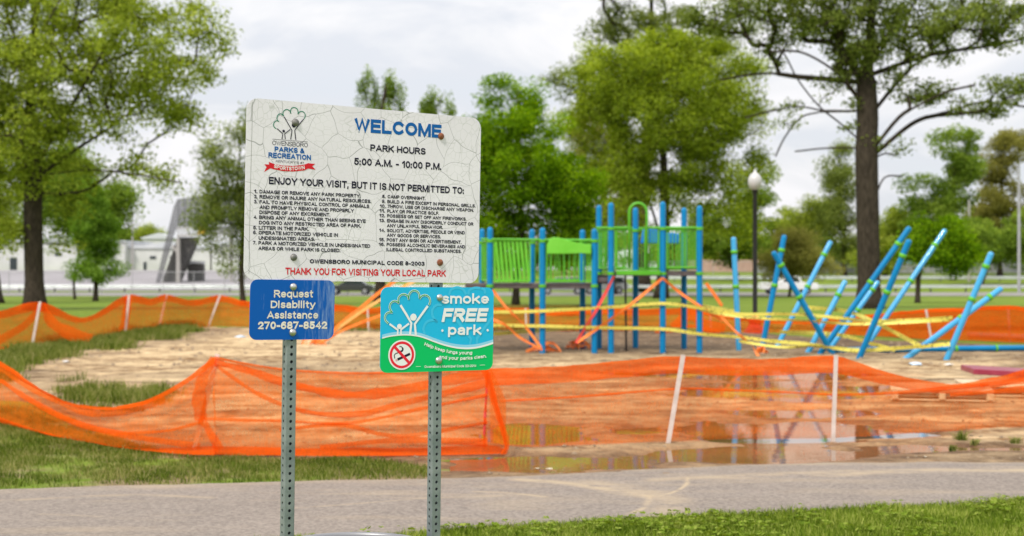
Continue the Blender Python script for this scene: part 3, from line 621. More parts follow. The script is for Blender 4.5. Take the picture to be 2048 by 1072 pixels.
    # leaves
    N = np.array(nodes); C = []; Sg = []; cb = []
    for t in tips:
        if rs.random() < bare: continue
        C.append(N[t]); b_ = rs.normal(0, .16); cb.append(b_); Sg.append(rs.uniform(.6, 1.3)); p = par[t]
        if p >= first and rs.random() < .6: C.append(N[p]); cb.append(b_); Sg.append(rs.uniform(.5, 1))
    C = np.array(C); cb = np.array(cb); Sg = np.array(Sg); idx = rs.choice(len(C), nleaf, p=Sg ** 2 / (Sg ** 2).sum())
    pos = C[idx] + rs.normal(0, 1, (nleaf, 3)) * 0 + (lambda g_: g_ / np.linalg.norm(g_, axis=1)[:, None] * (rs.random((nleaf, 1)) ** .45) * 1.75)(rs.normal(0, 1, (nleaf, 3))) * (Sg[idx] * sigma)[:, None] * np.array([1, 1, flat])
    ok = pos[:, 2] > zb + .4; pos = pos[ok]; idx = idx[ok]; n = len(pos)
    nrm = rs.normal(size=(n, 3)) + np.array([0, 0, .7]); nrm /= np.linalg.norm(nrm, axis=1)[:, None]
    a = np.cross(nrm, rs.normal(size=(n, 3))); a /= np.linalg.norm(a, axis=1)[:, None]; b = np.cross(nrm, a)
    s = (leaf * rs.uniform(.55, 1.25, n))[:, None] / 2
    v = np.stack([pos - a * s, pos - b * s * .62, pos + a * s, pos + b * s * .62], 1).reshape(-1, 3)
    mesh_obj('crown', v, np.arange(n * 4).reshape(-1, 4), m, root, face_attr={'tint': np.clip(rs.normal(.47, .2, n) + cb[idx] * .85, 0, 1)})
    return root

DT = 1.0
tree('big spreading shade tree at the left edge with a broad grey trunk', 70, 60, .40, [(150, 120, 250, 190), (350, 90, 105, 110, .7), (340, 230, 95, 75, .7), (60, 290, 160, 120), (10, 430, 50, 90, .7), (130, 450, 45, 70, .5), (290, 345, 90, 40, .6), (420, 60, 50, 40, .5), (60, -40, 300, 90), (-150, 150, 200, 260)],
     600, 105000, .17, M_leaf_yel, 1, trunk_pts=[(70, 615), (67, 500), (66, 400), (72, 320), (60, 220), (66, 110), (74, -20)], sigma=.52, flat=.6, depth=.85,
     limbs=[[(80, 350, 0), (150, 300, .5), (220, 255, 1), (290, 200, 1.5)], [(75, 330, 0), (120, 250, -.5), (180, 150, -1), (230, 60, -1)], [(60, 380, 0), (20, 290, .5), (-20, 200, 1)], [(85, 350, 0), (180, 340, -1), (280, 350, -1.5), (360, 365, -2)]])
tree('rounded mid green tree standing behind the big left shade tree', 150, 112, .10, [(160, 400, 90, 90), (90, 420, 70, 80), (220, 420, 45, 70), (120, 330, 80, 50)], 150, 42000, .25, M_leaf_mid, 2, sigma=.9, group='background trees at left')
tree('small feathery conical bald cypress in front of the left guardrail', 191, 104, .17, [(191, 410, 24, 45), (191, 455, 38, 40), (190, 490, 45, 25), (188, 540, 60, 28, .5), (186, 380, 10, 22)], 210, 36000, .18, M_leaf_con, 3, top=(191, 365), sigma=.42, rise=-.1)
tree('dark trunked tree cut off by the left frame edge', -8, 92, .42, [(-60, 330, 120, 100), (-10, 440, 50, 60, .6), (-80, 450, 90, 60)], 120, 30000, .22, M_leaf_yel, 4, sigma=.8)
tree('slender thin leaved tree left of the welcome sign', 487, 80, .15, [(455, 330, 70, 75), (440, 420, 60, 75), (490, 270, 50, 55), (470, 480, 60, 70, .7), (410, 450, 35, 50, .7), (530, 380, 60, 130)], 260, 26000, .16, M_leaf_grey, 5, sigma=.42, flat=.9, top=(478, 300), tip=.012)
tree('upright tree behind the welcome sign with feathery shoots above its top edge', 760, 92, .36, [(760, 275, 70, 60), (718, 195, 8, 32), (735, 180, 8, 36), (752, 178, 8, 38), (770, 176, 8, 38), (786, 180, 8, 34), (800, 196, 8, 30), (800, 400, 110, 100), (848, 222, 7, 25), (864, 212, 7, 28), (882, 208, 7, 28), (896, 216, 7, 24), (865, 255, 30, 20), (765, 225, 40, 18), (720, 330, 60, 80), (640, 420, 80, 90)], 330, 42000, .17, M_leaf_mid, 6, sigma=.24, flat=2.0, top=(765, 170), rise=.9,
     limbs=[[(760, 400, 0), (750, 280, 0), (725, 160, 0)], [(765, 380, 0), (775, 260, 0), (780, 150, 0)], [(770, 380, 0), (820, 300, 0), (860, 240, 0), (885, 190, 0)], [(765, 380, 0), (755, 250, 0), (750, 165, 0)]])
tree('dense bright green maple right of the welcome sign', 1031, 82, .2, [(1050, 330, 120, 120), (1020, 220, 60, 60), (1060, 190, 40, 40), (1130, 400, 75, 95), (960, 330, 70, 100), (1000, 480, 90, 70), (1150, 480, 60, 60), (985, 170, 10, 25, .6), (1040, 160, 14, 20, .6)], 320, 90000, .19, M_leaf_bright, 7, sigma=.58, top=(1035, 190))
tree('huge yellow green oak behind the tall part of the play structure', 1322, 116, .5, [(1330, 200, 190, 130), (1250, 160, 110, 90), (1430, 200, 110, 120), (1240, 330, 90, 90, .8), (1430, 350, 110, 90, .7), (1320, 340, 120, 80, .6), (1150, 230, 60, 60, .5), (1260, 440, 90, 60, .6), (1460, 430, 80, 60, .7), (1360, 110, 120, 50)],
     560, 122000, .25, M_leaf_oak, 8, sigma=.78, flat=.7, depth=.85, top=(1325, 130), limbs=[[(1320, 470, 0), (1290, 380, 0), (1240, 280, 0)], [(1325, 460, 0), (1370, 370, 0), (1430, 290, 0)], [(1322, 420, 0), (1325, 300, 0), (1350, 200, 0)], [(1330, 500, 0), (1380, 470, 0), (1420, 400, 0)]])
tree('tall grey green tree rising behind the huge oak', 1290, 150, .6, [(1240, 60, 75, 60), (1180, 120, 60, 50, .7), (1330, 50, 90, 60), (1420, 70, 100, 50), (1140, 170, 50, 50, .5), (1250, -60, 140, 60), (1300, 250, 200, 150, .3)], 260, 46000, .28, M_leaf_grey, 9, sigma=.75, top=(1300, -60), group=None)
tree('brownish new leaved tree between the maple and the huge oak', 1225, 135, .3, [(1200, 300, 60, 90), (1230, 400, 60, 90), (1180, 250, 40, 50, .6), (1180, 440, 50, 60)], 140, 32000, .24, M_leaf_olive, 19, sigma=.7)
tree('massive oak with bare lower limbs on the right', 1738, 64, .52,
     [(1740, 40, 150, 90, .7), (1600, 10, 140, 75, .7), (1480, 20, 100, 60, .6), (1700, 150, 60, 70, .45), (1780, 130, 70, 60, .45), (1850, 190, 80, 30, .8), (1900, 60, 110, 60, .8), (2020, 180, 60, 45, .7), (2000, 40, 90, 60, .8), (1560, 90, 60, 30, .5), (1740, 260, 35, 45, .5), (1570, 225, 40, 25, .35), (1750, -60, 320, 60, .8), (1790, 305, 25, 15, .2), (1780, 400, 30, 12, .2), (1960, 215, 80, 20, .5)],
     480, 50000, .17, M_leaf_oakr, 10, sigma=.42, flat=.6, tip=.02,
     trunk_pts=[(1738, 628), (1737, 520), (1735, 420), (1733, 300), (1735, 240), (1733, 165), (1739, 100), (1743, 30), (1748, -60)],
     limbs=[[(1724, 285, 0), (1676, 243, .6), (1645, 219, .6), (1617, 188, .6), (1592, 153, .6), (1574, 117, .6), (1557, 92, .6)], [(1592, 153, 0), (1547, 147, .4), (1500, 149, .4), (1440, 160, .4)], [(1645, 221, 0), (1594, 213, .3), (1539, 223, .3), (1490, 235, .3)],
            [(1640, 224, 0), (1602, 235, .2), (1570, 274, .2), (1551, 313, .2)], [(1724, 205, 0), (1684, 157, -.5), (1657, 133, -.5), (1617, 110, -.5), (1586, 102, -.5), (1539, 104, -.5)], [(1726, 165, 0), (1696, 114, .6), (1672, 78, .6), (1617, 23, .6), (1578, -8, .6)],
            [(1745, 300, 0), (1798, 235, -.8), (1837, 211, -.8), (1892, 184, -.8), (1950, 170, -.8)], [(1748, 310, 0), (1813, 255, .6), (1852, 235, .6), (1911, 219, .6), (1970, 204, .6), (2060, 215, .6)], [(1742, 230, 0), (1782, 180, .7), (1813, 145, .7), (1837, 125, .7), (1892, 78, .7), (1960, 20, .7)],
            [(1722, 296, 0), (1657, 296, 0), (1590, 303, 0)], [(1745, 318, 0), (1770, 307, 0), (1790, 311, 0)], [(1748, 405, 0), (1768, 356, 0), (1805, 352, 0)], [(1742, 130, 0), (1790, 60, .4), (1840, -10, .4)], [(1960, 60, 0), (2001, 0, .4), (2030, -60, .4)], [(1740, 150, 0), (1860, 110, .3), (1990, 90, .3), (2080, 70, .3)]])
tree('small round tree between the leaning poles with a short dark trunk', 1835, 94, .17, [(1870, 490, 75, 40), (1830, 500, 45, 40), (1920, 510, 45, 35), (1880, 455, 45, 25, .8)], 120, 22000, .2, M_leaf_bright, 11, sigma=.55, trunk_pts=[(1835, 605), (1836, 575), (1838, 548), (1850, 510), (1862, 470)])
tree('low yellow green spreading tree behind the black lamp post', 1578, 122, .13, [(1590, 510, 60, 35), (1555, 530, 35, 30), (1620, 530, 45, 32), (1590, 480, 45, 22), (1650, 540, 30, 22, .5)], 130, 20000, .2, M_leaf_olive, 12, sigma=.6)
bg = [(1690, 205, .3, [(1680, 360, 40, 80), (1665, 440, 40, 60), (1700, 480, 40, 50)], M_leaf_grey, 'pale green tree just left of the massive oak trunk', 9000),
      (1790, 215, .3, [(1790, 470, 40, 50), (1775, 510, 40, 35)], M_leaf_grey, 'pale small tree right of the massive oak trunk, far behind', 7000),
      (1905, 190, .35, [(1910, 300, 45, 50), (1930, 350, 40, 50), (1880, 410, 60, 60), (1830, 400, 35, 60, .5), (1870, 470, 60, 40)], M_leaf_mid, 'tall uneven green tree far behind the leaning poles', 18000),
      (2000, 200, .35, [(2000, 310, 45, 50, .8), (2030, 290, 40, 40), (1990, 390, 50, 60), (2050, 420, 40, 60), (1970, 450, 50, 40)], M_leaf_olive, 'tall yellowish tree far back near the right frame edge', 18000),
      (1960, 175, .3, [(1990, 490, 70, 45), (2060, 480, 60, 55), (1930, 480, 50, 40)], M_leaf_mid, 'broad dark green bushy tree behind the white pole', 20000),
      (1600, 210, .3, [(1600, 450, 60, 40), (1640, 430, 40, 30), (1560, 470, 40, 40)], M_leaf_yel, 'yellow green round tree far behind the lamp post', 12000),
      (1480, 190, .3, [(1440, 480, 60, 40), (1500, 460, 50, 50), (1520, 400, 40, 60, .7), (1410, 440, 40, 50)], M_leaf_mid, 'green tree far behind, between play structure and lamp post', 16000),
      (1690, 225, .3, [(1700, 510, 60, 25), (1640, 500, 40, 30)], M_leaf_mid, 'low green tree above the blue building', 9000),
      (290, 300, .3, [(290, 466, 28, 14), (312, 474, 22, 9), (268, 476, 20, 8)], M_leaf_yel, 'rounded tree on the skyline above the white buildings', 7000),
      (243, 280, .3, [(246, 472, 14, 12), (236, 482, 14, 9)], M_leaf_mid, 'small dark green tree on the skyline left of the utility pole', 4000),
      (1770, 195, .3, [(1775, 500, 40, 40), (1800, 455, 30, 35), (1750, 525, 40, 25)], M_leaf_yel, 'fresh green tree just right of the massive oak trunk, beyond the road', 12000),
      (1130, 210, .3, [(1120, 520, 70, 30), (1040, 520, 60, 30), (1210, 510, 60, 40), (960, 520, 60, 30)], M_leaf_mid, 'dark green tree far behind the maple', 14000)]
for i, (px, D, r, lb, m, lab, nl) in enumerate(bg):
    tree(lab, px, D, r, lb, 80, int(nl * 1.5), .38, m, 40 + i, sigma=1.0, group='background trees beyond the road')
for i, (px, D) in enumerate([(1380, 240), (1330, 250), (1480, 255), (1560, 250), (1760, 255), (1850, 245), (1940, 250), (2040, 255), (2130, 250), (-150, 260), (880, 250), (640, 260)]):
    rr = np.random.default_rng(90 + i)
    tree('', px, D, .3, [(px, 508, 60, 32), (px + 25, 490, 34, 24)], 60, 10000, .5, M_leaf_mid if i % 2 else M_leaf_yel, 90 + i, sigma=1.1, group='far trees along the skyline')['label'] = \
        ['far hazy tree low on the skyline behind the play structure bars', 'far hazy tree low on the skyline behind the entry arch', 'far tree low on the skyline above the pink building', 'far tree low on the skyline behind the low yellow green tree', 'far tree low on the skyline directly right of the massive oak trunk',
         'far tree low on the skyline behind the small round tree', 'far tree low on the skyline behind the white pole', 'far tree low on the skyline at the right frame edge', 'far tree on the skyline beyond the right frame edge', 'far tree on the skyline beyond the left frame edge', 'far tree hidden behind the welcome sign, right half', 'far tree hidden behind the welcome sign, left half'][i]

# ------------------------------------------------------------------ far structures
def rail_run(label, D, x0, x1, zt, hgt, step, name='guardrail', thick=.06, gap=.0):
    r = empty(name, (0, D, float(terr(D))), label, 'guardrail')
    z0 = float(terr(D)); b = MB(); 
    prof = [(0, 0), (.04, .06), (.0, .12), (.0, .19), (.04, .25), (0, .31)]
    for i in range(len(prof) - 1):
        y0_, z0_ = prof[i]; y1_, z1_ = prof[i + 1]; zz = z0 + zt - hgt
        s = hgt / .31; b.add([(x0, D - y0_, zz + z0_ * s), (x1, D - y0_, zz + z0_ * s), (x1, D - y1_, zz + z1_ * s), (x0, D - y1_, zz + z1_ * s)], [(0, 1, 2, 3)])
    b.build('rail', M_rail, r)
    pm = None; x = x0
    while x < x1:
        if pm is None: o = MB().box((0, D + .1, z0 + zt / 2 - .03), (.15, .15, zt)).build('post', M_dark, r); pm = o
        else: o = bpy.data.objects.new('post', pm.data); COL.objects.link(o); o.parent = r
        o.location.x = x; x += step
    return r
rail_run('lower galvanized guardrail running behind the whole lawn', 149, -80, 75, .78, .34, 3.8)
rail_run('second pale guardrail farther up the grass bank on the right', 186, 14, 100, .75, .42, 4.0)
def chain_fence(label, D, x0, x1, h, step):
    r = empty('chain_link_fence', (0, D, float(terr(D))), label, 'fence'); z0 = float(terr(D))
    mesh_obj('mesh_fabric', [(x0, D, z0), (x1, D, z0), (x1, D, z0 + h), (x0, D, z0 + h)], [(0, 1, 2, 3)], M_chain, r)
    MB().tube([(x0, D - .04, z0 + h), (x1, D - .04, z0 + h)], .04, 6).build('top_rail', M_grey, r)
    pm = None; x = x0
    while x < x1:
        if pm is None: pm = o = MB().tube([(0, D - .06, z0), (0, D - .06, z0 + h + .05)], .045, 6).build('post', M_grey, r)
        else: o = bpy.data.objects.new('post', pm.data); COL.objects.link(o); o.parent = r
        o.location.x = x; x += step
chain_fence('grey chain link fence along the road on the left', 134, -70, -12, 2.2, 3.0)
chain_fence('low chain link fence with grey rails on the right bank', 205, 18, 110, 2.1, 3.0)
b = empty('banked_bleacher', (50, 210, 1.0), 'long grey horizontal bench rows behind the right fence', 'bleacher')
for i in range(4):
    o = MB().box((66, 209 + i * .8, float(terr(210)) + .35 + i * .42), (56, .35, .12)).build('bench_row', M_grey, b)
MB().box((66, 213.5, float(terr(212)) + .9), (56, .15, 1.5)).build('back_wall', M_grey, b)

# white industrial buildings at left
def bld(name, label, px0, px1, y0, y1, D, m, cat='building', depth=18, roof=True, wins=()):
    x0, x1 = (px0 - CX) * D / F, (px1 - CX) * D / F; zt = EYE - (y0 - HY) * D / F; zb = min(EYE - (y1 - HY) * D / F, float(terr(D))) - .3
    r = empty(name, ((x0 + x1) / 2, D, zb), label, cat)
    MB().box(((x0 + x1) / 2, D + depth / 2, (zt + zb) / 2), (x1 - x0, depth, zt - zb)).build('wall', m, r)
    if roof: MB().prism([(x0 - .3, zt + .01), (x1 + .3, zt + .01), (x1 + .3, zt + .25), ((x0 + x1) / 2, zt + 1.2), (x0 - .3, zt + .25)], D - .3, D + depth).build('roof', M_roof, r)
    for (a, c, t_, b_) in wins:
        xa, xb = (a - CX) * D / F, (c - CX) * D / F; za, zb_ = EYE - (t_ - HY) * D / F, EYE - (b_ - HY) * D / F
        MB().box(((xa + xb) / 2, D - .03, (za + zb_) / 2), (xb - xa, .12, za - zb_)).build('window', M_glass, r)
    return r
bld('warehouse', 'long white warehouse behind the left trees', -160, 250, 484, 545, 238, M_wwall, wins=((-60, -44, 505, 512), (20, 34, 515, 540), (110, 124, 505, 512), (170, 180, 520, 540), (215, 229, 506, 513)))
bld('warehouse', 'white warehouse with low gabled roof beside the utility pole', 252, 420, 497, 545, 240, M_wwall, wins=((287, 293, 524, 540), (300, 312, 512, 518), (340, 350, 512, 518), (380, 392, 522, 540)))
bld('warehouse', 'white warehouse behind the grandstand and slender tree', 424, 640, 490, 545, 239, M_wwall)
bld('storage_building', 'taller white gabled building behind the warehouses', 285, 345, 478, 530, 275, M_wwall)
bld('storage_building', 'pale building low behind the utility pole', 180, 284, 488, 530, 280, M_roof, roof=False)
bld('brick_building', 'long low pinkish building behind the lamp post', 1398, 1536, 520, 562, 222, M_pink, roof=False)
bld('metal_building', 'blue metal building partly hidden by the massive oak trunk', 1672, 1824, 519, 552, 236, M_bluebld, roof=False)
bld('grey_building', 'grey white building behind the play structure', 1190, 1300, 545, 562, 215, M_wwall, roof=False)
def pole(label, px, y0, y1, D, r, m, arms=False, name='utility_pole', cat='pole'):
    b0 = P(px, y1, D); b0.z = float(terr(D)); t = P(px, y0, D); e = empty(name, b0, label, cat)
    MB().tube([b0 - Vector((0, 0, .2)), t], [r, r * .75], 8).build('shaft', m, e)
    if arms: MB().box(t - Vector((0, 0, .5)), (2.6, .12, .14)).build('crossarm', m, e)
pole('wooden utility pole with crossarm above the white warehouse', 265, 444, 545, 232, .16, M_beige, True)
pole('white steel pole standing right of the small round tree', 1938, 400, 566, 186, .20, M_beige)
pole('tall grey pole at the right edge of the photo', 2038, 330, 588, 140, .17, M_grey)

# grandstand
D = 182
zg = float(terr(D)); gs = empty('grandstand', P(350, 565, D), 'grey steel grandstand with dark raked underside and mesh screen', 'grandstand')
def gp(px, py, dy=0): return P(px, py, D) + Vector((0, dy, 0))
def slab(pts, dy0, dy1, name, m):
    n = len(pts); a = [P(x, y, D) for x, y in pts]; vs = [p + Vector((0, dy0, 0)) for p in a] + [p + Vector((0, dy1, 0)) for p in a]
    return MB().add(vs, [tuple(range(n)), tuple(range(n, 2 * n))[::-1]] + [(i, i + n, (i + 1) % n + n, (i + 1) % n) for i in range(n)]).build(name, m, gs)
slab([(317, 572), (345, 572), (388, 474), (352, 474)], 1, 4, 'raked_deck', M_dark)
for pts in ([(352, 455), (397, 452), (397, 455), (352, 458)], [(352, 471), (397, 468), (397, 471), (352, 474)]): slab(pts, 0, .35, 'beam_chord', M_beige)
for i in range(7):
    x = 353 + i * 6; slab([(x, 458), (x + 1.2, 458), (x + 4.5, 471), (x + 3.3, 471)], .05, .3, 'beam_web', M_beige)
slab([(400, 455), (520, 447), (520, 466), (400, 472)], .4, .8, 'fascia', M_grey)
slab([(353.5, 476), (359.5, 476), (360, 575), (353, 575)], -.3, .4, 'column', M_beige)
slab([(343, 493), (347, 490), (356, 504), (355, 508)], -.2, .3, 'brace', M_beige)
slab([(450, 466), (455, 466), (455, 575), (450, 575)], 3, 3.6, 'column', M_beige)
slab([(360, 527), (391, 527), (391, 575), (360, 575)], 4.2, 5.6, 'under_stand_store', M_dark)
slab([(362, 522), (391, 522), (391, 526.5), (360, 526.5)], 4.1, 5.8, 'store_roof', M_roof)
slab([(397, 453), (410, 452), (411, 467), (397, 469)], -.4, -.2, 'banner', M_yellow)
slab([(311, 568), (348, 412), (353, 455), (321, 568)], -.1, -.06, 'mesh_screen', M_screen)
slab([(348, 412), (355, 398), (520, 376), (520, 447), (353, 454)], -.05, -.01, 'mesh_screen', M_screen)
for i in range(12):
    x = 356 + i * 13; slab([(x, 400 - i * 1.8), (x + 1.2, 400 - i * 1.8), (x + 1.2, 454 - i * .6), (x, 454 - i * .6)], .0, .15, 'screen_mullion', M_grey)

# ------------------------------------------------------------------ vehicles
def car(name, label, px, py, D, yaw, kind, paint):
    g = P(px, py, D); g.z = float(terr(D)) + .03
    r = empty(name, (0, 0, 0), label, 'pickup' if kind == 'pickup' else 'car')
    if kind == 'pickup': L = 5.6; body = [(-2.8, .45), (2.8, .45), (2.85, .75), (2.75, 1.08), (1.3, 1.15), (-2.8, 1.15)]; cab = [(-.9, 1.15), (1.35, 1.15), (.75, 1.78), (-.75, 1.8)]
    elif kind == 'suv': L = 4.7; body = [(-2.3, .4), (2.3, .4), (2.38, .7), (2.2, 1.0), (1.2, 1.08), (-2.3, 1.1), (-2.38, .75)]; cab = [(-2.25, 1.1), (1.25, 1.08), (.55, 1.68), (-1.95, 1.72)]
    else: L = 4.6; body = [(-2.25, .35), (2.25, .35), (2.3, .6), (2.1, .85), (1.1, .95), (-1.7, .98), (-2.25, .85)]; cab = [(-1.6, .96), (1.15, .94), (.35, 1.40), (-1.0, 1.42)]
    MB().prism(body, -.9, .9).build('body', paint, r, bevel=.06)
    MB().prism([(x, z) for x, z in cab], -.78, .78).build('cab', paint, r, bevel=.08)
    x0, x1 = cab[0][0] + .25, cab[1][0] - .3; zt = cab[2][1] - .08; zb = cab[0][1] + .04; mid = (cab[0][0] + cab[1][0]) / 2
    for sy in (-1, 1):
        for (a, c) in ((x0, mid - .05), (mid + .05, x1)):
            MB().add([(a + .05, sy * .785, zb), (c, sy * .785, zb), (c - (.35 if c == x1 else 0), sy * .785, zt), (a + (.3 if a == x0 else .05), sy * .785, zt)], [(0, 1, 2, 3)]).build('side_window', M_glass, r)
    MB().add([(cab[1][0] - .02, -.7, cab[1][1] + .04), (cab[1][0] - .02, .7, cab[1][1] + .04), (cab[2][0] + .06, .65, cab[2][1] - .06), (cab[2][0] + .06, -.65, cab[2][1] - .06)], [(0, 1, 2, 3)]).build('windscreen', M_glass, r)
    for sx in (-L * .31, L * .31):
        for sy in (-.82, .82):
            w = MB().tube([(sx, sy - .11, .36), (sx, sy + .11, .36)], .36, 18).build('wheel', M_tyre, r)
            h = MB().tube([(sx, sy - .125, .36), (sx, sy + .125, .36)], .22, 12).build('rim', M_hub, r)
    for sy in (-.65, .65): MB().box((L / 2 + .02, sy, .78), (.08, .3, .14)).build('headlight', M_globe, r)
    r.location = g; r.rotation_euler = (0, 0, yaw)
car('pickup_truck', 'white pickup truck on the road behind the lamp post', 1576, 590, 136, 0, 'pickup', M_cwhite)
car('parked_car', 'silver car seen under the lower play deck', 1125, 590, 134, math.pi, 'suv', M_csilver)
car('parked_car', 'silver car half hidden by the middle play posts', 1208, 590, 137, math.pi, 'suv', M_csilver)
car('parked_car', 'dark car glimpsed between the blue and the smoke free signs', 702, 590, 133, math.pi, 'sedan', M_cdark)

# ------------------------------------------------------------------ lamp post
g = G(1510, 666); lp = empty('street_lamp', g, 'black lamp post with white acorn globe and red wrapped foot', 'street lamp')
sc = g.y / F; topz = EYE - (380 - HY) * sc
MB().lathe([(.10, 0), (.10, .1), (.075, .35), (.06, .5), (.054, topz - .12), (.06, topz - .1), (.085, topz)], g, 12).build('post', M_black, lp, smooth=True)
gl = MB().lathe([(.07, 0), (.13, .05), (.175, .17), (.165, .29), (.10, .39), (.045, .43), (.03, .48), (.0, .52)], g + Vector((0, 0, topz)), 20).build('globe', M_globe, lp, smooth=True)
MB().lathe([(.30, 0), (.27, .06), (.2, .12), (.16, .2), (.17, .3), (.10, .38), (.06, .44)], g, 10).build('base_wrap', M_redbase, lp)

# ------------------------------------------------------------------ play structure
FR, BK = 25.4, 26.75
ps = empty('play_structure', (X_ := (1180 - CX) * FR / F, FR, 0), 'blue and green play structure with two decks wrapped in tape', 'play structure')
def pst(px, pt, D, deckz, railz):
    x = (px - CX) * D / F; zt = EYE - (pt - HY) * D / F; r = .056
    o = MB().lathe([(r, -.1), (r, zt - .06)] + [(r * math.cos(a), zt - .06 + .06 * math.sin(a)) for a in (.3, .7, 1.1, 1.45)] + [(0, zt)], (x, D, 0), 14).build('post', M_blue, ps, smooth=True)
    for z in (deckz, railz): MB().lathe([(r + .001, z - .045), (r + .014, z - .04), (r + .014, z + .01), (r + .001, z + .015)], (x, D, 0), 14).build('collar', M_green, o)
    return x, zt
ZL, ZU = 1.30, 1.53
posts = {}
for n_, px, pt, D, hi in (('A', 964, 457, BK, 0), ('B', 980, 454, FR, 0), ('C', 1064, 458, BK, 0), ('D', 1085, 455, FR, 0), ('E', 1165, 459, BK, 0), ('F', 1189, 457, FR, 0),
                          ('G', 1198, 410, BK, 1), ('H', 1222, 405, FR, 1), ('I', 1271, 415, BK, 1), ('J', 1325.5, 403, FR, 1), ('K', 1368, 415, BK, 1), ('L', 1399, 411, FR, 1)):
    posts[n_] = (pst(px, pt, D, (ZU if hi else ZL) - .03, 2.33 if hi else 2.10)[0], D)
def xf(px, D=FR): return (px - CX) * D / F
def zf(py, D=FR): return EYE - (py - HY) * D / F
def deck(x0, x1, z, m=M_deck, y0=FR, y1=BK): MB().box(((x0 + x1) / 2, (y0 + y1) / 2, z - .045), (x1 - x0, y1 - y0 - .06, .09)).build('deck', m, ps, bevel=.01)
deck(xf(930), xf(1092), ZL); deck(xf(1096), xf(1190), ZL); deck(xf(1196), xf(1226), ZU - .12); deck(xf(1230), xf(1322), ZU); deck(xf(1330), xf(1402), ZU)
MB().box((xf(1276), FR - .08, ZU - .03), (xf(1320) - xf(1232), .05, .09)).build('deck_edge', M_green, ps, bevel=.01)
def panel(x0, x1, zb, zt, D, nb, name='railing_panel', r=.009, slant=0, fr=.02, y1=None, m=M_green):
    y1 = D if y1 is None else y1
    L = lambda t, z: Vector((x0 + (x1 - x0) * t, D + (y1 - D) * t, z))
    o = MB().tube([L(0, zb), L(1, zb), L(1, zt), L(0, zt), L(0, zb)], fr, 6, cap=False).build(name, m, ps)
    me = None
    for i in range(nb):
        t = (i + .7) / (nb + .4)
        q = MB().tube([L(t - slant * .5 / nb, zt), L(min(1, t + slant * .5 / nb), zb)], r, 6, cap=False).build('bar', m, o, smooth=True)
    return o
zr = zf(563)
panel(xf(990), xf(1060), zr, zf(481), FR, 8, 'climbing_panel', r=.027, slant=.9, m=M_greenp)
panel(xf(1094), xf(1183), zr, zf(479), FR, 9, 'railing_panel', r=.012)
wp = [(1094, 508), (1094, 490), (1099, 478), (1107, 474.5), (1120, 476), (1135, 480), (1150, 485), (1165, 488), (1181, 489), (1182, 508), (1160, 507), (1130, 508)]
MB().prism([(xf(a), zf(b)) for a, b in wp], FR - .10, FR - .04).build('wave_panel', M_greenp, ps, bevel=.012)
panel(xf(966, BK), xf(1060, BK), zf(560, BK), zf(482, BK), BK, 7); panel(xf(1070, BK), xf(1160, BK), zf(560, BK), zf(480, BK), BK, 7)
panel(xf(1169, BK), xf(1196, BK), zf(562, BK), zf(478, BK), BK, 4)
panel(xf(1201, BK), xf(1220, BK), zf(545, BK), zf(462, BK), BK, 4); panel(xf(1232), xf(1260), zf(535), zf(457), FR, 6); panel(xf(1290), xf(1318), zf(535), zf(457), FR, 5)
panel(xf(1334), xf(1396), zf(535), zf(457), FR, 9); panel(xf(1276, BK), xf(1362, BK), zf(538, BK), zf(460, BK), BK, 8); panel(xf(1203, BK), xf(1266, BK), zf(538, BK), zf(460, BK), BK, 6)
panel(posts['L'][0], posts['K'][0], ZU + .05, 2.33, FR + .06, 8, y1=BK - .06); panel(posts['H'][0] - .03, posts['G'][0], ZU + .05, 2.33, FR + .06, 7, y1=BK - .06)
panel(posts['B'][0], posts['A'][0], ZL + .05, 2.1, FR + .06, 8, y1=BK - .06)
MB().tube([(xf(1192), FR - .02, 2.33), (xf(1262), FR - .02, 2.33)], .022, 8).build('top_rail', M_green, ps); MB().tube([(xf(1288), FR - .02, 2.33), (xf(1405), FR - .02, 2.33)], .022, 8).build('top_rail', M_green, ps)
MB().tube([(xf(1203, BK), BK, 2.36), (xf(1372, BK), BK, 2.36)], .022, 8).build('top_rail', M_green, ps)
MB().tube([(xf(962), FR - .03, 2.12), (xf(1192), FR - .03, 2.10)], .02, 8).build('top_rail', M_green, ps)
MB().tube([Vector((xf(1258), FR - .06, zf(536))), Vector((xf(1258), FR - .06, zf(425)))] + [Vector((xf(1275.5) - math.cos(a) * (xf(1293) - xf(1258)) / 2, FR - .06, zf(425) + math.sin(a) * .17)) for a in np.linspace(.3, 2.84, 8)] + [Vector((xf(1293), FR - .06, zf(425))), Vector((xf(1293), FR - .06, zf(536)))], .026, 8).build('entry_arch', M_green, ps, smooth=True)
bp_ = [(1281, 487), (1286, 459), (1292, 457), (1315, 459), (1333, 466), (1345, 465), (1358, 468), (1357, 487)]
MB().prism([(xf(a, 26.2), zf(b, 26.2)) for a, b in bp_], 26.15, 26.28).build('blue_panel', mat('blue_plastic', (.0, .19, .62), .35), ps, bevel=.02)
# step ladder between the low and high deck
for i, z in enumerate((ZL + .02, ZL + .13)): MB().box((xf(1207), 26.1, z), (.28, .9, .05)).build('step', M_deck, ps)
MB().tube([(xf(1257), FR + .5, 0), (xf(1255), FR + .5, ZU)], .02, 6).build('climbing_rod', M_black, ps)

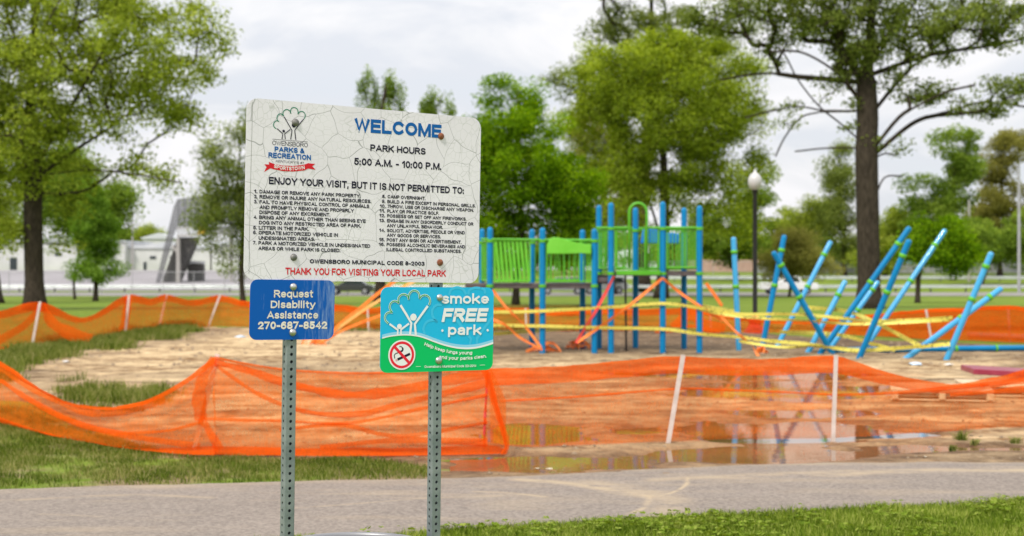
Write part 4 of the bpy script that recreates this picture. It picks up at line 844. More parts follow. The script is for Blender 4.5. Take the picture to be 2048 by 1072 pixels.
# ------------------------------------------------------------------ leaning poles
PO = [((1467, 474), (1478, 704), 'light'), ((1569, 470), (1522.5, 705), ''), ((1546, 503), (1667, 711), ''), ((1662, 482), (1553, 696), ''), ((1691.5, 561), (1615, 707), ''),
      ((1820, 454), (1638, 710), ''), ((1757, 562), (1660, 697), ''), ((1819, 479), (1717, 720), ''), ((1891, 459), (1728, 699), ''), ((1983.6, 504), (1892, 722), ''), ((2004, 576), (1810, 719), '')]
PL = ['nearly upright blue pole just right of the play structure', 'blue pole leaning slightly right beside the lamp post, crossed by another near its top', 'blue pole leaning left, crossing the slim pole beside the lamp', 'blue pole leaning right that passes behind the left leaning pole',
      'short blue pole leaning right whose top reaches only the guardrail', 'longest blue pole leaning right across the massive oak trunk', 'blue pole lying close under the longest leaning pole', 'blue pole leaning right just in front of the oak trunk, top below the longest pole',
      'straight blue pole leaning right with its top against the far trees', 'steep blue pole nearest the right edge, rising above its crossing neighbour', 'strongly tilted blue pole crossing behind the steep right pole']
M_lblue = mat('blue_paint_sheen', (.03, .32, .62), .22, coat=.6, col2=(.045, .37, .68), scale=3)
for i, ((tx, ty), (bx, by), k_) in enumerate(PO):
    D = gd(by); b0 = G(bx, by); dy = [0, .1, -.3, .3, .2, -.2, .1, -.5, .2, -.2, .4][i]
    t0 = P(tx, ty, D + dy); ax = (t0 - b0).normalized(); r = .052
    e = empty('leaning_pole', b0, PL[i], 'pole', 'uprooted blue playground poles')
    a_ = ax.orthogonal().normalized(); M3 = Matrix((a_, ax.cross(a_), ax)).transposed(); Ln = (t0 - b0).length
    prof = [(r, -.08), (r, Ln - .05), (r * .93, Ln - .025), (r * .7, Ln - .008), (r * .3, Ln), (0, Ln)]
    mb = MB().lathe(prof, (0, 0, 0), 16); mb.v = [tuple(b0 + M3 @ Vector(v)) for v in mb.v]; mb.build('shaft', M_blue if i in (1, 2, 5, 7) else M_lblue, e, smooth=True)
    for fz in ((.87, .57) if Ln > 1.6 else (.8,)):
        c = MB().lathe([(r + .001, Ln * fz - .04), (r + .013, Ln * fz - .035), (r + .013, Ln * fz + .03), (r + .001, Ln * fz + .035)], (0, 0, 0), 16)
        c.v = [tuple(b0 + M3 @ Vector(v)) for v in c.v]; c.build('collar', M_green, e, smooth=True)
a, b = G(1668, 709), G(2180, 703); a.z = b.z = .08; e = empty('fallen_pole', a, 'blue pole lying flat on the dirt at right', 'pole', 'uprooted blue playground poles')
MB().tube([a, b], .055, 14).build('shaft', M_blue, e, smooth=True)
for t in (.46, .62, .8): c = a.lerp(b, t); MB().tube([c, c.lerp(b, .02)], .067, 14).build('collar', M_green, e)
a, b = G(1937, 678), G(2200, 690); a.z = b.z = .09; e = empty('grey_pipe', a, 'grey pipe lying on the dirt near the far right netting', 'pipe'); MB().tube([a, b], .07, 10).build('tube', M_greypipe, e, smooth=True)

# ------------------------------------------------------------------ tapes and ribbons
def ribbon(name, label, pts, w, m, cat, group, sag=.0, twist=0, seed=0):
    q = smoothpts([tuple(p) for p in pts], 8); rs = random.Random(seed); vs = []; fs = []
    for i, p in enumerate(q):
        d = Vector(q[min(i + 1, len(q) - 1)]) - Vector(q[max(i - 1, 0)]); d.normalize(); up = Vector((0, -.12, 1)); up = (up - d * up.dot(d)).normalized()
        tw = twist * math.sin(i * .35 + seed) ; up = Matrix.Rotation(tw, 3, d) @ up; p = Vector(p)
        vs += [p - up * w / 2, p + up * w / 2]
        if i: fs.append((2 * i - 2, 2 * i, 2 * i + 1, 2 * i - 1))
    o = mesh_obj(name, vs, fs, m); o.modifiers.new('t', 'SOLIDIFY').thickness = .0015; tag(o, label, cat, group); return o
mt = M_tape.node_tree
def tapemat():
    m = mat('caution_tape_yellow', (.70, .58, .07), .4); t = m.node_tree; b = t.nodes['Principled BSDF']; tc = t.nodes.new('ShaderNodeTexCoord')
    n = t.nodes.new('ShaderNodeTexNoise'); n.inputs['Scale'].default_value = 26; n.inputs['Detail'].default_value = 2; t.links.new(tc.outputs['Object'], n.inputs['Vector'])
    r = t.nodes.new('ShaderNodeValToRGB'); r.color_ramp.elements[0].position = .34; r.color_ramp.elements[1].position = .40; r.color_ramp.elements[0].color = (.10, .09, .03, 1); r.color_ramp.elements[1].color = (.74, .66, .12, 1)
    t.links.new(n.outputs[0], r.inputs[0]); t.links.new(r.outputs[0], b.inputs['Base Color']); return m
M_ct = tapemat(); FY = FR - .09
def pp(px, py, D=FY): return P(px, py, D)
GT = 'yellow caution tapes around the play area'
ribbon('caution_tape', 'upper yellow caution tape strung along the front of the play structure', [pp(940, 626), pp(985, 624), pp(1085, 622), pp(1222, 614), pp(1325, 607), pp(1399, 616), pp(1478, 628, 25.2), pp(1553, 628, 25)], .058, M_ct, 'tape', GT, twist=.15)
ribbon('caution_tape', 'upper yellow caution tape stretched between the leaning poles', [pp(1553, 628, 25), pp(1620, 630, 24.9), pp(1688, 637, 24.9), pp(1745, 642, 23.8), pp(1830, 640, 23.6), pp(1905, 635, 23.4)], .058, M_ct, 'tape', GT, twist=.3, seed=1)
ribbon('caution_tape', 'middle yellow caution tape along the front of the play structure', [pp(940, 650), pp(1085, 652), pp(1189, 655), pp(1325, 658), pp(1399, 668), pp(1478, 674, 25.2), pp(1540, 682, 25)], .058, M_ct, 'tape', GT, twist=.15, seed=2)
ribbon('caution_tape', 'lower yellow caution tape through the leaning poles', [pp(1540, 682, 25), pp(1610, 688, 25), pp(1668, 696, 24.8), pp(1725, 700, 23.8), pp(1830, 694, 23.6), pp(1900, 688, 23.3)], .07, M_ct, 'tape', GT, twist=.3, seed=3)
ribbon('caution_tape', 'rear yellow caution tape behind the play structure posts', [pp(940, 612, BK + .1), pp(1064, 613, BK + .1), pp(1165, 613, BK + .1), pp(1271, 613, BK + .1), pp(1368, 608, BK + .1), pp(1470, 622, BK)], .058, M_ct, 'tape', GT, twist=.2, seed=4)
ribbon('caution_tape', 'lowest yellow caution tape left of the play posts', [pp(940, 668, BK), pp(1000, 667, BK), pp(1064, 662, BK + .1), pp(1165, 655, BK + .1), pp(1271, 656, BK + .1), pp(1399, 660, BK)], .07, M_ct, 'tape', GT, twist=.2, seed=5)
ribbon('caution_tape', 'yellow caution tape slanting down from the oak side to the crossed poles', [pp(1615, 615, 26), pp(1690, 622, 25.5), pp(1745, 642, 24), pp(1790, 665, 23.7), pp(1840, 692, 23.6)], .07, M_ct, 'tape', GT, twist=.3, seed=6)
ribbon('caution_tape', 'short yellow caution tape low between the leaning poles', [pp(1560, 664, 26), pp(1640, 666, 26), pp(1690, 672, 25), pp(1760, 692, 24.5), pp(1790, 700, 24)], .07, M_ct, 'tape', GT, twist=.3, seed=7)
ribbon('caution_tape', 'thin second strand just under the upper tape, ending at the steep right pole', [pp(1399, 620), pp(1478, 633, 25.2), pp(1600, 641, 25), pp(1730, 648, 23.7), pp(1900, 640, 23.3)], .05, M_ct, 'tape', GT, twist=.8, seed=8)
ribbon('caution_tape', 'thin sagging strand between the left leaning poles and the fallen pole', [pp(1478, 682, 25), pp(1560, 694, 24.9), pp(1640, 693, 24.8), pp(1730, 706, 23.8)], .05, M_ct, 'tape', GT, twist=.8, seed=9)
GR = 'orange marking ribbons tied to the play area'
ribbon('marking_ribbon', 'amber ribbon stretched between the blue and smoke free signs', [G(633, 689, .03), P(670, 661, 28), P(720, 625, 27.4), P(765, 597, 27), P(850, 550, 26.2)], .06, M_ribbon_y, 'ribbon', GR)
ribbon('marking_ribbon', 'upper orange ribbon between the blue and smoke free signs', [G(637, 688, .03), P(690, 640, 27.8), P(720, 617, 27.4), P(765, 580, 27), P(850, 520, 26.2)], .07, M_ribbon, 'ribbon', GR, seed=1)
ribbon('marking_ribbon', 'lower orange ribbon between the blue and smoke free signs', [G(641, 687, .03), P(675, 666, 28), P(705, 652, 27.6), P(765, 629, 27), P(850, 600, 26.2)], .055, M_ribbon, 'ribbon', GR, seed=2)
ribbon('marking_ribbon', 'orange ribbon falling from the lower deck to the post foot', [pp(985, 580), pp(1015, 618), pp(1048, 650), pp(1082, 695)], .05, M_ribbon, 'ribbon', GR, twist=.6, seed=3)
ribbon('marking_ribbon', 'lower orange ribbon running to the same post foot from the left', [pp(975, 635, 25), pp(1010, 650, 25), pp(1040, 675, 25), pp(1085, 700, 25.2)], .05, M_ribbon, 'ribbon', GR, twist=.6, seed=4)
ribbon('marking_ribbon', 'pinkish red ribbon from the upper deck down to the knot', [pp(1228, 552), pp(1200, 607), pp(1175, 648), pp(1152, 686)], .055, M_ribbon_r, 'ribbon', GR, twist=.4, seed=5)
ribbon('marking_ribbon', 'orange ribbon from the tallest post slanting to the knot', [pp(1325, 556), pp(1265, 606), pp(1205, 650), pp(1155, 684)], .055, M_ribbon, 'ribbon', GR, twist=.4, seed=6)
ribbon('marking_ribbon', 'orange ribbon from the tallest post slanting down right', [pp(1325, 556), pp(1360, 585), pp(1399, 612), pp(1445, 642)], .055, M_ribbon, 'ribbon', GR, twist=.6, seed=7)
ribbon('marking_ribbon', 'short orange ribbon hanging right of the last play post', [pp(1412, 566), pp(1428, 588), pp(1444, 612)], .06, M_ribbon, 'ribbon', GR, twist=.2, seed=8)
ribbon('marking_ribbon', 'orange ribbon drooping past the nearly upright pole to the dirt', [pp(1440, 630, 25), pp(1470, 662, 25), pp(1500, 688, 25), pp(1518, 714, 24.2)], .05, M_ribbon, 'ribbon', GR, twist=.9, seed=9)
def clump(label, px, py, s, seed, m=M_ribbon, n=16, name='ribbon_bundle'):
    rs = random.Random(seed); g = G(px, py); mb = MB()
    for _ in range(n):
        a = rs.uniform(0, 6.28); p0 = g + Vector((rs.uniform(-.05, .05), rs.uniform(-.05, .05), rs.uniform(.05, .22) * s)); p2 = g + Vector((math.cos(a) * s * rs.uniform(.1, .4), math.sin(a) * s * .2, .03)); p1 = (p0 + p2) / 2 + Vector((rs.uniform(-.08, .08), 0, rs.uniform(0, .1)))
        q = smoothpts([tuple(p0), tuple(p1), tuple(p2)], 4); w = Vector((rs.uniform(-1, 1), rs.uniform(-1, 1), 1)).normalized() * .025; vs = []
        for p in q: vs += [Vector(p) - w, Vector(p) + w]
        mb.add(vs, [(2 * i, 2 * i + 2, 2 * i + 3, 2 * i + 1) for i in range(len(q) - 1)])
    tag(mb.build(name, m), label, 'ribbon', 'tangled ribbon bundles')
clump('orange ribbon knot and tails at the foot of the fourth blue post', 1088, 706, .9, 1); clump('orange ribbon knot on the dirt left of the middle posts', 1152, 700, 1.0, 2, n=20); clump('small orange ribbon scrap on the pale dirt under the blue sign', 632, 692, .8, 3)
clump('orange ribbon tangle beside the slim pole foot', 1520, 708, .5, 4, n=8)

# ------------------------------------------------------------------ orange netting fences
def net(parent, sts, mtl, rows=20, ripple=.03, seed=0, per=14, lo=0.0, hi=1.0, off=0.0, name='net_panel', dy=0.0):
    """sts: (px, top_y, bottom_y[, D]) stations; the cloth hangs between a top and a bottom line on the ground"""
    A = []
    for s in sts:
        D = s[3] if len(s) > 3 else gd(s[2]); A.append((*P(s[0], s[1], D), *P(s[0], s[2], D)))
    A = np.array(smoothpts(A, per)); n = len(A); arc = np.concatenate([[0], np.cumsum(np.linalg.norm(np.diff(A[:, :3], axis=0), axis=1))])
    v = np.linspace(lo, hi, rows)[:, None]; B = A[:, 3:][None] * (1 - v[..., None]) + A[:, :3][None] * v[..., None]
    al = np.repeat(arc[None], rows, 0); vv = np.repeat(v, n, 1)
    w = (fbm(al * 1.1, vv * 3 + 5, seed, 4) - .5) * ripple * 4 * np.sin(np.pi * np.clip(vv, 0.05, .95)) + (fbm(al * .8, vv * 11, seed + 9, 3) - .5) * ripple * 1.6
    B[..., 1] += w + off + dy; B[..., 2] += (fbm(al * 2.5, vv * 2, seed + 3) - .5) * ripple * .7; B[..., 2] = np.maximum(B[..., 2], .028)
    i = np.arange(n - 1)[None] + np.arange(rows - 1)[:, None] * n
    return mesh_obj(name, B.reshape(-1, 3), np.stack([i, i + 1, i + 1 + n, i + n], -1).reshape(-1, 4), mtl, parent, smooth=True)
def band(parent, pts, wpx, D0, mtl, seed=0, name='net_fold', ahead=.03):
    q = smoothpts(pts, 8); vs = []; wl = wpx if hasattr(wpx, '__len__') else [wpx] * 2; n = len(q); rs = np.random.default_rng(seed)
    Dx = D0 if callable(D0) else (lambda x: D0)
    for i, (x, y) in enumerate(q):
        a = np.array(q[min(i + 1, n - 1)]) - np.array(q[max(i - 1, 0)]); a = a / np.linalg.norm(a); nn = np.array([-a[1], a[0]]); w = (wl[0] * (1 - i / (n - 1)) + wl[-1] * i / (n - 1)) * (.75 + .5 * vnoise(i * .35, 0, seed)) / 2
        for k_ in (-1, -.33, .33, 1):
            p = P(x + nn[0] * w * k_, y + nn[1] * w * k_, Dx(x) - ahead - .015 * (k_ == .33)); p.z = max(p.z, .028); vs.append(p)
    fs = [(4 * i + k_, 4 * i + 4 + k_, 4 * i + 5 + k_, 4 * i + 1 + k_) for i in range(n - 1) for k_ in range(3)]
    return mesh_obj(name, vs, fs, mtl, parent, smooth=True)
def stake(parent, a, b, D, w=.038, m=M_stake, back=.05):
    p, q = P(a[0], a[1], D), P(b[0], b[1], D); p.y += back; q.y += back; ax = (p - q).normalized(); s = ax.cross(Vector((0, 1, 0))).normalized(); M3 = Matrix((s, s.cross(ax) * -1, ax)).transposed()
    return MB().box((p + q) / 2, (w, .018, (p - q).length + .02), M3).build('stake', m, parent)
# far left run
fl = empty('netting_fence', G(200, 690), 'far orange netting fence sagging between leaning stakes on the left', 'fence', 'orange netting fences')
s = [(-260, 640, 745), (-120, 628, 722), (0, 621, 702), (80, 604, 697), (170, 634, 688), (255, 590, 672, 32.6), (300, 598, 664, 34), (333, 589, 657, 35.5), (385, 600, 660, 36.2), (440, 590, 658, 37.2), (490, 602, 659, 37), (560, 606, 660, 36.5)]
net(fl, s, M_net_far, ripple=.06, seed=1); net(fl, s, M_hem, rows=6, ripple=.05, seed=1, lo=.80, hi=1.0, off=-.02, name='top_hem'); net(fl, s, M_hem, rows=4, ripple=.05, seed=1, lo=.0, hi=.09, off=-.02, name='bottom_hem')
for a, b, D in (((80, 604), (63, 698), 27.0), ((333, 589), (318, 655), 35.6), ((440, 590), (414, 660), 37), ((258, 590), (250, 674), 32)): stake(fl, a, b, D - .12, w=.05, back=0)
band(fl, [(257, 592), (252, 630), (243, 676)], (14, 22), 32.4, M_hem, 3); band(fl, [(84, 608), (110, 650), (180, 684)], (14, 30), 27.3, M_hem, 4); band(fl, [(78, 612), (50, 650), (-20, 690)], (8, 18), 27.3, M_hem, 5)
# far run behind the play structure
fm = empty('netting_fence', G(1100, 663), 'far orange netting fence low behind the play structure', 'fence', 'orange netting fences')
s = [(540, 612, 660), (620, 609, 660), (680, 609, 660), (735, 616, 661), (790, 612, 661), (900, 610, 661), (1000, 612, 663), (1051, 612, 662), (1120, 620, 664), (1200, 615, 664), (1300, 618, 664), (1400, 616, 665), (1480, 632, 667), (1560, 640, 668), (1640, 640, 670)]
net(fm, s, M_net_far, ripple=.06, seed=2); net(fm, s, M_hem, rows=6, ripple=.05, seed=2, lo=.72, hi=1.0, off=-.02, name='top_hem')
for x in (735, 900, 1051, 1258, 1420): stake(fm, (x, 613), (x + 2, 662), gd(663) - .15, w=.04, back=0)
band(fm, [(1345, 655), (1380, 630), (1410, 650), (1450, 660)], (18, 24), 34, M_hem, 5, name='net_heap', ahead=.5); band(fm, [(1310, 664), (1380, 655), (1440, 665)], (14, 14), 33.6, M_hem, 6, name='net_heap', ahead=.5)
# far right run
fr_ = empty('netting_fence', G(1900, 684), 'far orange netting fence rising towards the right edge', 'fence', 'orange netting fences')
s = [(1640, 638, 670), (1700, 632, 672), (1760, 628, 675), (1852, 619, 681), (1930, 616, 683), (2017, 612, 687), (2120, 622, 692), (2260, 612, 700)]
net(fr_, s, M_net_far, ripple=.06, seed=3); net(fr_, s, M_net_far, ripple=.05, seed=13, off=.15, name='net_second_layer'); net(fr_, s, M_hem, rows=5, ripple=.05, seed=3, lo=.9, hi=1.0, off=-.02, name='top_hem')
for a, b in (((1852, 620), (1863, 680)), ((2016, 613), (2020, 686))): stake(fr_, a, b, gd(684) - .2, w=.045, back=0)
# front left run
f1 = empty('netting_fence', G(390, 913), 'near orange netting fence drooping low at the left, up to the knotted stake', 'fence', 'orange netting fences')
s = [(-330, 600, 770), (-160, 640, 805), (0, 722, 850), (60, 765, 864), (120, 796, 880), (190, 813, 892), (240, 812, 901), (310, 792, 909), (370, 757, 914), (430, 712, 916)]
D1 = lambda x: float(np.interp(x, [-330, 0, 120, 240, 430, 700, 1012], [gd(770), gd(850), gd(880), gd(901), gd(914), gd(916), gd(914)]))
net(f1, s, M_net, ripple=.05, seed=4, rows=26); net(f1, s, M_hem, rows=5, ripple=.05, seed=4, lo=.0, hi=.12, off=-.03, name='bottom_hem'); net(f1, s, M_hem, rows=4, ripple=.05, seed=4, lo=.93, hi=1.0, off=-.02, name='top_hem')
stake(f1, (432, 712), (386, 900), D1(430)); band(f1, [(0, 760), (60, 800), (150, 845), (260, 872), (400, 893)], (9, 12), D1, M_hem, 7); band(f1, [(428, 716), (405, 760), (398, 800), (402, 840)], (20, 26), D1, M_hem, 8)
band(f1, [(402, 835), (420, 865), (440, 900)], (16, 16), D1, M_hem, 9); band(f1, [(0, 735), (90, 790), (200, 828), (330, 800)], (14, 14), D1, M_net, 10); band(f1, [(230, 868), (330, 862), (400, 845)], (5, 6), D1, M_hem, 11)
# front centre run
f2 = empty('netting_fence', G(700, 915), 'near orange netting fence stretched behind the sign posts', 'fence', 'orange netting fences')
s = [(430, 714, 915), (500, 727, 916), (560, 736, 916), (640, 744, 917), (720, 747, 917), (800, 745, 917), (880, 741, 916), (940, 738, 915), (978, 736, 914), (1012, 800, 912)]
net(f2, s, M_net, ripple=.06, seed=5, rows=30); net(f2, s, M_hem, rows=6, ripple=.05, seed=5, lo=.0, hi=.13, off=-.03, name='bottom_hem')
for pts, w, sd in (([(430, 724), (500, 742), (560, 763), (640, 782), (700, 790), (780, 784), (870, 766), (975, 744)], (12, 22), 1), ([(430, 730), (520, 790), (620, 825), (720, 828), (800, 808), (900, 784), (975, 765)], (6, 16), 2), ([(410, 838), (560, 842), (700, 846), (830, 820), (975, 790)], (5, 7), 3),
                   ([(560, 860), (680, 850), (800, 872), (975, 845)], (8, 8), 4), ([(640, 895), (800, 880), (975, 885)], (10, 14), 5), ([(430, 716), (560, 738), (700, 746), (860, 743), (976, 738)], (4, 5), 6)): band(f2, pts, w, D1, M_hem, 20 + sd)
band(f2, [(972, 740), (985, 790), (1003, 850), (1014, 890), (1004, 912)], (16, 9), D1, M_hem, 31, ahead=.05); band(f2, [(974, 742), (986, 790), (1005, 855), (1013, 900)], (7, 6), D1, M_hem, 32, ahead=.06); band(f2, [(978, 745), (972, 800), (968, 870)], (4, 5), D1, M_ribbon_r, 33, ahead=.02)
stake(f2, (974, 740), (968, 905), gd(905), m=M_redbase, w=.018)
# front right run
f3 = empty('netting_fence', G(1500, 888), 'near orange netting fence in front of the puddles on the right', 'fence', 'orange netting fences')
s = [(980, 738, 906, 12.1), (1050, 736, 900), (1150, 729, 895), (1260, 719, 891), (1360, 710, 888), (1450, 716, 884), (1550, 716, 884), (1620, 712, 883), (1672, 712, 882), (1730, 730, 878), (1800, 750, 874), (1900, 766, 867), (1980, 756, 862), (2048, 738, 858), (2200, 700, 850), (2400, 720, 840)]
D3 = lambda x: float(np.interp(x, [q_[0] for q_ in s], [q_[3] if len(q_) > 3 else gd(q_[2]) for q_ in s]))
net(f3, s, netmat('orange_net_thin', (1.0, .20, .014), .33, .26), ripple=.05, seed=6, rows=26); net(f3, s, M_hem, rows=7, ripple=.04, seed=6, lo=.80, hi=1.0, off=-.02, name='top_hem'); net(f3, s, M_hem, rows=3, ripple=.04, seed=6, lo=.0, hi=.03, off=-.02, name='bottom_hem')
stake(f3, (1366, 712), (1336, 888), D3(1350) - .1, back=0, w=.04); stake(f3, (1672, 712), (1665, 912), D3(1670) - .1, back=0, w=.036)
band(f3, [(1000, 802), (1150, 794), (1350, 778), (1450, 780), (1560, 784), (1680, 790)], (4, 4), D3, M_hem, 41); band(f3, [(1680, 790), (1800, 785), (1960, 770), (2060, 760)], (5, 12), D3, M_hem, 42); band(f3, [(1900, 790), (2000, 782), (2080, 775)], (6, 16), D3, M_hem, 43)

# ------------------------------------------------------------------ pallets, board, litter, stones
def pallet(label, px, py, yaw, w=1.15, l=1.0, name='wooden_pallet'):
    g = G(px, py); e = empty(name, (0, 0, 0), label, 'pallet', 'wooden pallets on the dirt')
    for i in range(7): MB().box((0, -l / 2 + .05 + i * (l - .1) / 6, .132), (w, .095, .018)).build('slat', M_wood, e, bevel=.003)
    for i in range(3): MB().box((-w / 2 + .05 + i * (w - .1) / 2, 0, .075), (.07, l, .09)).build('stringer', M_wood, e, bevel=.003)
    for i in range(3): MB().box((0, -l / 2 + .06 + i * (l - .12) / 2, .02), (w, .09, .016)).build('bottom_slat', M_wood, e, bevel=.003)
    e.location = (g.x, g.y, .02); e.rotation_euler = (0, 0, yaw); return e
pallet('left wooden pallet lying on the dirt beyond the netting', 1880, 800, -.25); pallet('right wooden pallet partly outside the photo', 2040, 792, -.15, 1.4)
g = G(2040, 782); g.z = .20; e = empty('maroon_board', g, 'thick maroon board resting on the right pallet', 'board'); MB().box(g + Vector((.05, .1, .03)), (1.35, .8, .07), Matrix.Rotation(-.12, 3, 'Z') @ Matrix.Rotation(.05, 3, 'Y')).build('panel', M_maroon, e, bevel=.008)
def scrap(label, px, py, s, m, seed, name='plastic_scrap', cat='litter'):
    rs = random.Random(seed); g = G(px, py); g.z = .03; n = 9; mb = MB(); ring = [g + Vector((math.cos(i * 6.283 / n) * s * rs.uniform(.6, 1.2), math.sin(i * 6.283 / n) * s * rs.uniform(.5, 1), rs.uniform(0, s * .25))) for i in range(n)]
    mb.add(ring + [g + Vector((0, 0, s * .35)), g - Vector((0, 0, .01))], [(i, (i + 1) % n, n) for i in range(n)] + [((i + 1) % n, i, n + 1) for i in range(n)]); tag(mb.build(name, m), label, cat)
scrap('pale blue plastic scrap on the dirt between the pallet and poles', 1832, 733, .13, M_litter, 1); scrap('pale blue plastic scrap on the sandy dirt at left', 482, 677, .13, M_litter, 2); scrap('small white scrap on the brown dirt at left', 133, 728, .09, M_litterw, 3); scrap('grey scrap flat on the dirt right of the blue scrap', 1898, 734, .09, M_litterw, 4)
scrap('pale flat stone at the near edge of the long puddle', 1098, 946, .030, M_stone, 5, 'stone', 'stone'); scrap('smaller pale stone left of the flat stone by the puddle', 1075, 945, .022, M_stone, 6, 'stone', 'stone'); scrap('small pale stone on mud near the path at right', 1850, 921, .02, M_stone, 7, 'stone', 'stone')

# ------------------------------------------------------------------ drum at the foot of the signs
c = P(700, 540, 5.0); c.z = 0; bn = empty('steel_drum', c, 'open low steel drum with pale rim at the bottom edge between the sign posts', 'drum')
zt = .54; r = .30
MB().lathe([(r - .01, 0), (r, .02), (r, .15), (r + .006, .16), (r, .17), (r, zt - .02)], c, 48).build('shell', M_bin, bn, smooth=True)
MB().lathe([(r - .012, zt - .025), (r + .004, zt - .02), (r + .010, zt - .008), (r + .004, zt), (r - .006, zt), (r - .012, zt - .008), (r - .012, zt - .025)], c, 64).build('rim', M_rim, bn, smooth=True)
MB().lathe([(r - .012, zt - .02), (r - .015, .05), (0, .045)], c, 48).build('inner_liner', M_bin, bn, smooth=True)

# ------------------------------------------------------------------ signs
def rot(y, p, r): return (Matrix.Rotation(math.radians(y), 4, 'Z') @ Matrix.Rotation(math.radians(p), 4, 'X') @ Matrix.Rotation(math.radians(r), 4, 'Y'))
REFP = None
class Sign:
    def __init__(s, name, label, pos, ang, w, h, rad, face):
        pos = Vector(pos); t_ = 1.0
        if REFP: t_ = REFP[1].dot(REFP[0]) / pos.dot(REFP[0]); pos = pos * t_; w, h, rad = w * t_, h * t_, rad * t_     # every panel is bolted to the same pair of posts
        s.M = Matrix.Translation(pos + Vector((0, 0, EYE))) @ rot(*ang); s.e = empty(name, (0, 0, 0), label, 'sign', None, s.M); s.w, s.h = w, h; s.rad = rad
        s.inv = s.M.inverted(); s.eye = s.inv @ Vector((0, 0, EYE)); s.layer = 0
        poly = s.rrect(w, h, rad); mb = MB().prism(poly, -.0012, .0012); s.panel = mb.build('panel', face, s.e, local=True)
    def rrect(s, w, h, r, n=8):
        o = []
        for cx, cz, a0 in ((w / 2 - r, h / 2 - r, 0), (-w / 2 + r, h / 2 - r, 90), (-w / 2 + r, -h / 2 + r, 180), (w / 2 - r, -h / 2 + r, 270)):
            o += [(cx + r * math.cos(math.radians(a0 + 90 * i / n)), cz + r * math.sin(math.radians(a0 + 90 * i / n))) for i in range(n + 1)]
        return o
    def loc(s, px, py):
        d = (s.inv.to_3x3() @ Vector(((px - CX) / F, 1, -(py - HY) / F))); t = -s.eye.y / d.y; p = s.eye + d * t; return (p.x, p.z)
    def flat(s, pts, m, k, name, tri=None, px=True):       # filled outline printed on the face
        q = [s.loc(*p) for p in pts] if px else pts; y = -.0013 - .0003 * k
        return mesh_obj(name, [(a, y, b) for a, b in q], tri or [tuple(range(len(q)))], m, s.e, local=True)
    def stroke(s, pts, wpx, m, k, name, smooth=True):
        q = [s.loc(*p) for p in (smoothpts(pts, 6) if smooth else pts)]; l0 = s.loc(*pts[0]); l1 = s.loc(pts[0][0] + wpx, pts[0][1]); w = abs(l1[0] - l0[0]) / 2; vs = []; y = -.0013 - .0003 * k; n = len(q)
        for i in range(n):
            a = np.array(q[min(i + 1, n - 1)]) - np.array(q[max(i - 1, 0)]); a = a / (np.linalg.norm(a) + 1e-9); nn = (-a[1] * w, a[0] * w); vs += [(q[i][0] + nn[0], y, q[i][1] + nn[1]), (q[i][0] - nn[0], y, q[i][1] - nn[1])]
        return mesh_obj(name, vs, [(2 * i, 2 * i + 1, 2 * i + 3, 2 * i + 2) for i in range(n - 1)], m, s.e, local=True)
    def disc(s, c, rpx, m, k, name, n=32, r0=0):
        a = s.loc(*c); R = abs(s.loc(c[0] + rpx, c[1])[0] - a[0]); y = -.0013 - .0003 * k
        if not r0: return mesh_obj(name, [(a[0] + R * math.cos(6.2832 * i / n), y, a[1] + R * math.sin(6.2832 * i / n)) for i in range(n)], [tuple(range(n))], m, s.e, local=True)
        r1 = R * r0; vs = [(a[0] + q_ * math.cos(6.2832 * i / n), y, a[1] + q_ * math.sin(6.2832 * i / n)) for i in range(n) for q_ in (R, r1)]
        return mesh_obj(name, vs, [(2 * i, 2 * i + 1, (2 * i + 3) % (2 * n), (2 * i + 2) % (2 * n)) for i in range(n)], m, s.e, local=True)
    def bolt(s, px, py, rpx, m):
        a = s.loc(px, py); R = abs(s.loc(px + rpx, py)[0] - a[0]); prof = [(R, 0), (R * .97, .002), (R * .8, .0055), (R * .5, .008), (R * .2, .0088), (0, .009)]; n = 18; vs = []
        for r_, h_ in prof: vs += [(a[0] + r_ * math.cos(6.2832 * i / n), -.0016 - h_, a[1] + r_ * math.sin(6.2832 * i / n)) for i in range(n)]
        return mesh_obj('bolt', vs, [(j * n + i, j * n + (i + 1) % n, (j + 1) * n + (i + 1) % n, (j + 1) * n + i) for j in range(len(prof) - 1) for i in range(n)], m, s.e, smooth=True, local=True)
